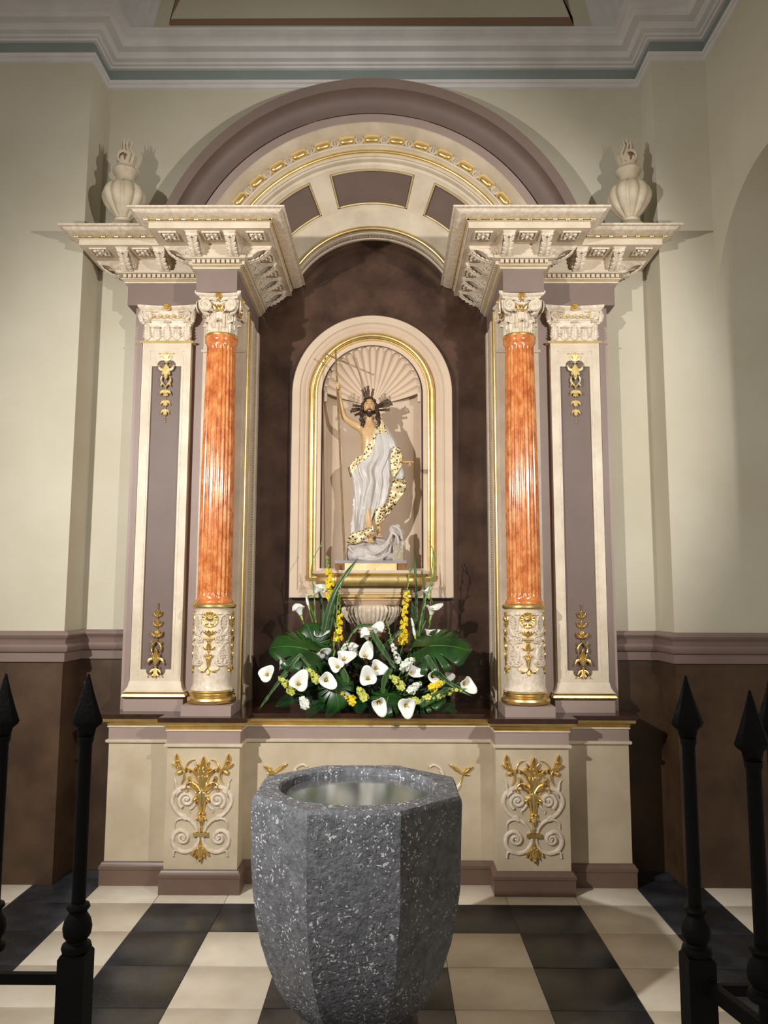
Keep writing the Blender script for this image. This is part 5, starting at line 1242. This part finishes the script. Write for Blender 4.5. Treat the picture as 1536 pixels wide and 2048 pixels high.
spike('gladiolus', 'tall green gladiolus spike in bud at far left, tip bending right', [(-.333, 1.325), (-.349, 1.601), (-.37, 1.819), (-.312, 1.951)], bud_g, 1.15, 15, 'bud', 4.86)
spike('gladiolus', 'green gladiolus spike in bud left of the console bowl', [(-.229, 1.203), (-.21, 1.417), (-.199, 1.601), (-.175, 1.71)], bud_g, 1.05, 12, 'bud', 4.80)
spike('gladiolus', 'tall green gladiolus spike in bud at right, crossing the niche frame', [(.304, 1.265), (.317, 1.479), (.367, 1.665), (.412, 1.82), (.394, 1.921)], bud_g, 1.15, 16, 'bud', 4.86)
spike('gladiolus', 'slender green gladiolus spike in bud behind the tall right one', [(.379, 1.45), (.387, 1.758), (.402, 1.905)], bud_g, .9, 9, 'bud', 4.90)
spike('snapdragon', 'yellow snapdragon spike standing tallest at left', [(-.249, 1.601), (-.258, 1.757), (-.274, 1.862)], snap_y, 1.75, 21, 'snap', 4.84, top=.4)
spike('snapdragon', 'yellow snapdragon spike below the tall left one, beside the bowl', [(-.197, 1.340), (-.190, 1.478), (-.187, 1.61)], snap_y, 1.75, 18, 'snap', 4.82, top=.35)
spike('snapdragon', 'long yellow snapdragon spike right of the console bowl', [(.205, 1.326), (.218, 1.541), (.249, 1.789)], snap_y, 1.75, 34, 'snap', 4.82, top=.28)
spike('snapdragon', 'white snapdragon spike leaning right, left of centre', [(-.171, 1.264), (-.141, 1.34), (-.086, 1.423)], snap_w, 1.05, 22, 'snap', 4.72, top=.5)
spike('snapdragon', 'white snapdragon spike with a long green tip, right of centre', [(.175, 1.225), (.144, 1.326), (.109, 1.464)], snap_w, 1.3, 28, 'snap', 4.70, top=.5)
for x0, z0, x1, z1, m_, lab in [(-.44, 1.06, -.52, 1.15, snap_yg, 'lime snapdragon cluster at the far left beside the big calla'), (-.30, 1.13, -.36, 1.20, snap_yg, 'green-yellow snapdragon cluster above the large left calla'),
        (-.09, 1.01, -.18, 1.07, snap_y, 'yellow snapdragon cluster low left of centre at the slab edge'), (-.02, 1.02, -.06, 1.09, snap_yg, 'lime snapdragon cluster low at the centre'),
        (.20, 1.09, .13, 1.16, snap_yg, 'lime snapdragon cluster right of the front centre calla'), (.33, 1.02, .56, 1.09, snap_yg, 'long pale yellow snapdragon lying out to the far right'),
        (.22, 1.00, .42, 1.04, snap_yg, 'pale snapdragon lying low along the slab edge at right'), (.36, 1.08, .44, 1.13, snap_y, 'yellow snapdragon cluster below the right-hand calla pair'), (.24, 1.06, .30, 1.12, snap_w, 'cream snapdragon cluster right of centre'),
        (.20, 1.20, .26, 1.26, snap_w, 'cream snapdragon tuft below the long yellow spike'), (-.36, .985, -.39, 1.03, snap_w, 'small white blossom tuft low left over the fern')]:
    spike('snapdragon', lab, [(x0, z0), ((x0+x1)/2, (z0+z1)/2+.006), (x1, z1)], m_, 1.7, 13, 'snap', 4.58, top=.12)

# strap leaves
def blade(label, pts, w, m_=blade_g, y=4.72, yd=None, fold=None):
    ys = yd or [y]*len(pts); t = crom([(p[0], yy, p[1]) for p, yy in zip(pts, ys)], 8) if fold is None else [x for i in range(len(pts)-1) for x in [tuple(Vector((pts[i][0], ys[i], pts[i][1])).lerp(Vector((pts[i+1][0], ys[i+1], pts[i+1][1])), k/6)) for k in range(6)]]+[(pts[-1][0], ys[-1], pts[-1][1])]
    n = len(t); rows = []
    for i, p in enumerate(t):
        a = Vector(t[max(i-1, 0)]); b_ = Vector(t[min(i+1, n-1)]); d = (b_-a).normalized(); s_ = d.cross(Vector((0, -1, .0))).normalized(); q = i/(n-1)
        ww = w*(.55+.45*sin(pi*min(1, q*1.3+.1)) if q < .7 else max(.04, (1-q)/.3))
        rows.append([tuple(Vector(p)+s_*ww*e+Vector((0, .004*(1-abs(e)), 0))) for e in (-1, -.5, 0, .5, 1)])
    o = MB().grid(rows).build('strap_leaf', m_, origin=tuple(t[0]), ang=70); so = o.modifiers.new('t', 'SOLIDIFY'); so.thickness = .0012
    tag(o, label, 'leaf', FG)
blade('strap leaf reaching down to the slab at far left', [(-.48, 1.17), (-.538, 1.107), (-.646, .958)], .012, y=4.60)
blade('strap leaf bent into a sharp peak at left', [(-.530, 1.13), (-.404, 1.280), (-.297, 1.146)], .014, y=4.60, fold=1)
blade('broad strap leaf slanting up across the left end of the console', [(-.31, 1.30), (-.226, 1.632), (-.075, 1.861)], .018, y=4.80)
blade('strap leaf lying level across the fluted bowl', [(-.10, 1.40), (-.065, 1.440), (.034, 1.450), (.110, 1.450)], .010, y=4.84)
blade('broad strap leaf slanting down to the right at the centre', [(.012, 1.418), (.095, 1.287), (.165, 1.19)], .018, y=4.62)
blade('strap leaf rising right behind the white snapdragon', [(.0, 1.235), (.14, 1.367), (.205, 1.430)], .014, y=4.74)
blade('long strap leaf sweeping down to the far right calla', [(.335, 1.280), (.426, 1.154), (.600, 1.046)], .020, y=4.58)
blade('curled strap leaf hanging at left of centre', [(-.16, 1.20), (-.131, 1.123), (-.145, 1.045)], .022, y=4.60)
blade('curled strap leaf hanging right of centre', [(.13, 1.20), (.090, 1.123), (.085, 1.045)], .020, y=4.60)
blade('upright strap leaf behind the long yellow snapdragon', [(.282, 1.25), (.292, 1.603), (.277, 1.915)], .011, y=4.90)
blade('upright strap leaf left of the tall yellow snapdragon', [(-.314, 1.25), (-.301, 1.511), (-.330, 1.662)], .017, y=4.92)
blade('upright strap leaf under the tall yellow snapdragon', [(-.284, 1.25), (-.24, 1.511), (-.205, 1.665)], .017, y=4.90)
blade('upright strap leaf close to the right closed buds', [(.262, 1.20), (.275, 1.45), (.262, 1.60)], .016, y=4.90)
blade('broad folded strap leaf low on the right', [(.30, .99), (.40, 1.055), (.480, 1.10)], .022, y=4.56)
blade('thin grass-like leaf arching over the left of the bowl', [(-.14, 1.25), (-.12, 1.38), (-.06, 1.46)], .005, y=4.78)
blade('thin dark leaf standing at the right of the niche corner', [(.31, 1.30), (.345, 1.62), (.325, 1.80)], .010, y=4.93)
# split leaves
def monstera(label, base, d, size, nrm, m_=leaf_g):
    # leaf in local (u along, v across): outline with cuts
    t = thing('split_leaf', label, 'leaf', base, FG); U = Vector(d).normalized(); Nn = Vector(nrm); Nn = (Nn-U*Nn.dot(U)).normalized(); Vv = Nn.cross(U)
    def P(u, v): return tuple(Vector(base)+U*(u*size)+Vv*(v*size)+Nn*(.10*size*(1-(2*u-.8)**2)-abs(v)**2*size*.35))
    mb = MB(); mb.grid([[P(u, v) for v in (-.045, -.02, 0, .02, .045)] for u in [-.05+1.05*i/12 for i in range(13)]])
    rows = []; NT = 150
    cuts_ = [(38, .50), (60, .42), (82, .42), (104, .45), (126, .5)]
    for i in range(NT+1):
        th = -165+330*i/NT; q = abs(th); R_o = (.98-.0026*q+.0000045*q*q) if q < 120 else .733-.0030*(q-120)
        R_o = max(.30, R_o)*(1+.02*sin(radians(th*9)))
        for c_, dpt in cuts_:
            R_o *= 1-(1-dpt)*math.exp(-((q-c_+(3 if th > 0 else -3))/2.6)**4)
        row = []
        for k in range(6):
            r_ = R_o*k/5; u = .12+r_*cos(radians(th)); v = r_*sin(radians(th))*.92; row.append(P(u, v))
        rows.append(row)
    mb = MB(); mb.grid(rows)
    o = mb.build('blade', m_, t, ang=80); so = o.modifiers.new('t', 'SOLIDIFY'); so.thickness = .001
    e = Vector(base); MB().tube([tuple(e), tuple(e-U*.04+Vector((0, .02, -.02))), tuple(ROOT+Vector((base[0]*.5, 0, 0)))], .0035, 7).build('stem', stem_g, t)
    MB().tube([P(.12+i/8*.95, 0) for i in range(9)], [.003*(1-i/10) for i in range(9)], 6).build('midrib', stem_g, t)
monstera('large glossy split leaf spreading left', (-.345, 4.70, 1.29), (-1, -.25, .16), .235, (.1, -.75, .7))
monstera('dark glossy leaf rising behind the left split leaf', (-.33, 4.78, 1.31), (-.35, .1, .9), .15, (.1, -1, .2))
monstera('large glossy split leaf spreading right', (.335, 4.70, 1.315), (1, -.25, .0), .255, (-.1, -.75, .75))
monstera('split leaf drooping over the slab edge left of centre', (-.20, 4.60, 1.12), (.2, -.35, -.9), .15, (0, -1, .3))
monstera('split leaf lying at the slab edge right of centre', (.12, 4.60, 1.05), (-.2, -.5, -.55), .14, (.1, -.8, .7))
monstera('dark split leaf behind the centre of the arrangement', (.02, 4.80, 1.08), (.2, -.1, .9), .16, (0, -1, .2), dark_g)
monstera('dark split leaf low on the right side', (.30, 4.66, 1.02), (.8, -.4, .0), .15, (0, -.7, .8), leaf_g)
monstera('dark split leaf low on the left side', (-.30, 4.70, 1.06), (-.8, -.3, -.1), .15, (0, -.7, .8), dark_g)
# fern fronds
def fern(label, base, d, L_, nrm=(0, -.6, .8), curve=.3):
    U = Vector(d).normalized(); Nn = Vector(nrm); Nn = (Nn-U*Nn.dot(U)).normalized(); Vv = Nn.cross(U); mb = MB(); n = 18
    pts = [Vector(base)+U*(L_*i/n)-Nn*(curve*L_*(i/n)**2) for i in range(n+1)]
    mb.tube([tuple(p) for p in pts], [.0022*(1-i/(n+2)) for i in range(n+1)], 5)
    for i in range(1, n):
        w_ = L_*.36*sin(pi*min(1, (i/n)*.85+.15))
        for s in (-1, 1):
            a = pts[i]; b_ = a+Vv*(s*w_)+U*(w_*.45); m_ = (a+b_)/2+Nn*.003; o_ = U*(L_/n*.36)
            mb.add([tuple(a-o_*.6), tuple(m_-o_), tuple(b_), tuple(m_+o_), tuple(a+o_*.6), tuple(m_+Nn*.002)], [(0, 1, 5), (1, 2, 5), (2, 3, 5), (3, 4, 5), (4, 0, 5)])
    o = mb.build('fern_frond', fern_g, origin=base, ang=80); tag(o, label, 'leaf', FG)
fern('fern frond hanging over the slab edge at left', (-.26, 4.62, 1.01), (-.55, -.8, -.25), .16)
fern('fern frond spreading left below the lime snapdragon', (-.40, 4.68, 1.03), (-.85, -.4, -.1), .16)
fern('fern frond at the slab edge left of the centre', (-.04, 4.62, 1.02), (-.1, -.8, -.3), .13)
fern('fern frond at the slab edge below the low centre calla', (.06, 4.62, .99), (.3, -.9, -.1), .12)
fern('fern frond spreading low to the right', (.36, 4.66, 1.0), (.85, -.45, -.05), .17)
fern('fern frond pointing right above the slab', (.40, 4.74, 1.10), (.9, -.1, .2), .15)
fern('fern frond lying lowest left of centre', (-.18, 4.58, .99), (-.35, -.8, -.15), .13)
fern('fern frond behind the right split leaf', (.36, 4.82, 1.24), (.85, -.1, .1), .17, (0, -1, .3))
# dark filler foliage and the tray that holds everything
mb = MB(); rnd = random.Random(9)
for i in range(620):
    a = rnd.uniform(0, pi); rr = rnd.random()**.5; x = .47*rr*cos(a); z = .99+.30*rr*sin(a)*(1 if abs(x) < .36 else .7); y = 4.79+rnd.uniform(-.10, .12)-.06*(z < 1.06)
    d = Vector((x*1.2+rnd.uniform(-.3, .3), rnd.uniform(-.9, .1), z-.98+rnd.uniform(-.3, .5))).normalized(); L_ = rnd.uniform(.03, .07); s_ = d.cross(Vector((rnd.uniform(-.3, .3), -1, .4))).normalized()*L_*rnd.uniform(.2, .36)
    p = Vector((x, y, max(z, .965))); q = p+d*L_; m1 = p+d*L_*.45; nn_ = d.cross(s_).normalized()*.004
    if q.z < .952: q.z = .955
    mb.add([tuple(p), tuple(m1-s_), tuple(q), tuple(m1+s_), tuple(m1+nn_)], [(0, 1, 4), (1, 2, 4), (2, 3, 4), (3, 0, 4)])
o = mb.build('filler_foliage', MATS['dark_foliage'], origin=(0, 4.74, .96), ang=80); tag(o, 'dark small-leaved greenery packed between the flower stems', 'foliage'); o['kind'] = 'stuff'
tr = MB().sweep([(-.30, 4.90), (-.30, 4.68), (.30, 4.68), (.30, 4.90)], [(0, .948), (0, .952), (.01, .99), (.008, .992)], closed=True)
tr.poly([(-.30, 4.68, .975), (.30, 4.68, .975), (.30, 4.90, .975), (-.30, 4.90, .975)])
o = tr.build('flower_tray', tray_m, origin=(0, 4.79, .948)); tag(o, 'low dark tray under the flowers on the altar slab', 'tray')
# the prototypes are not part of the scene
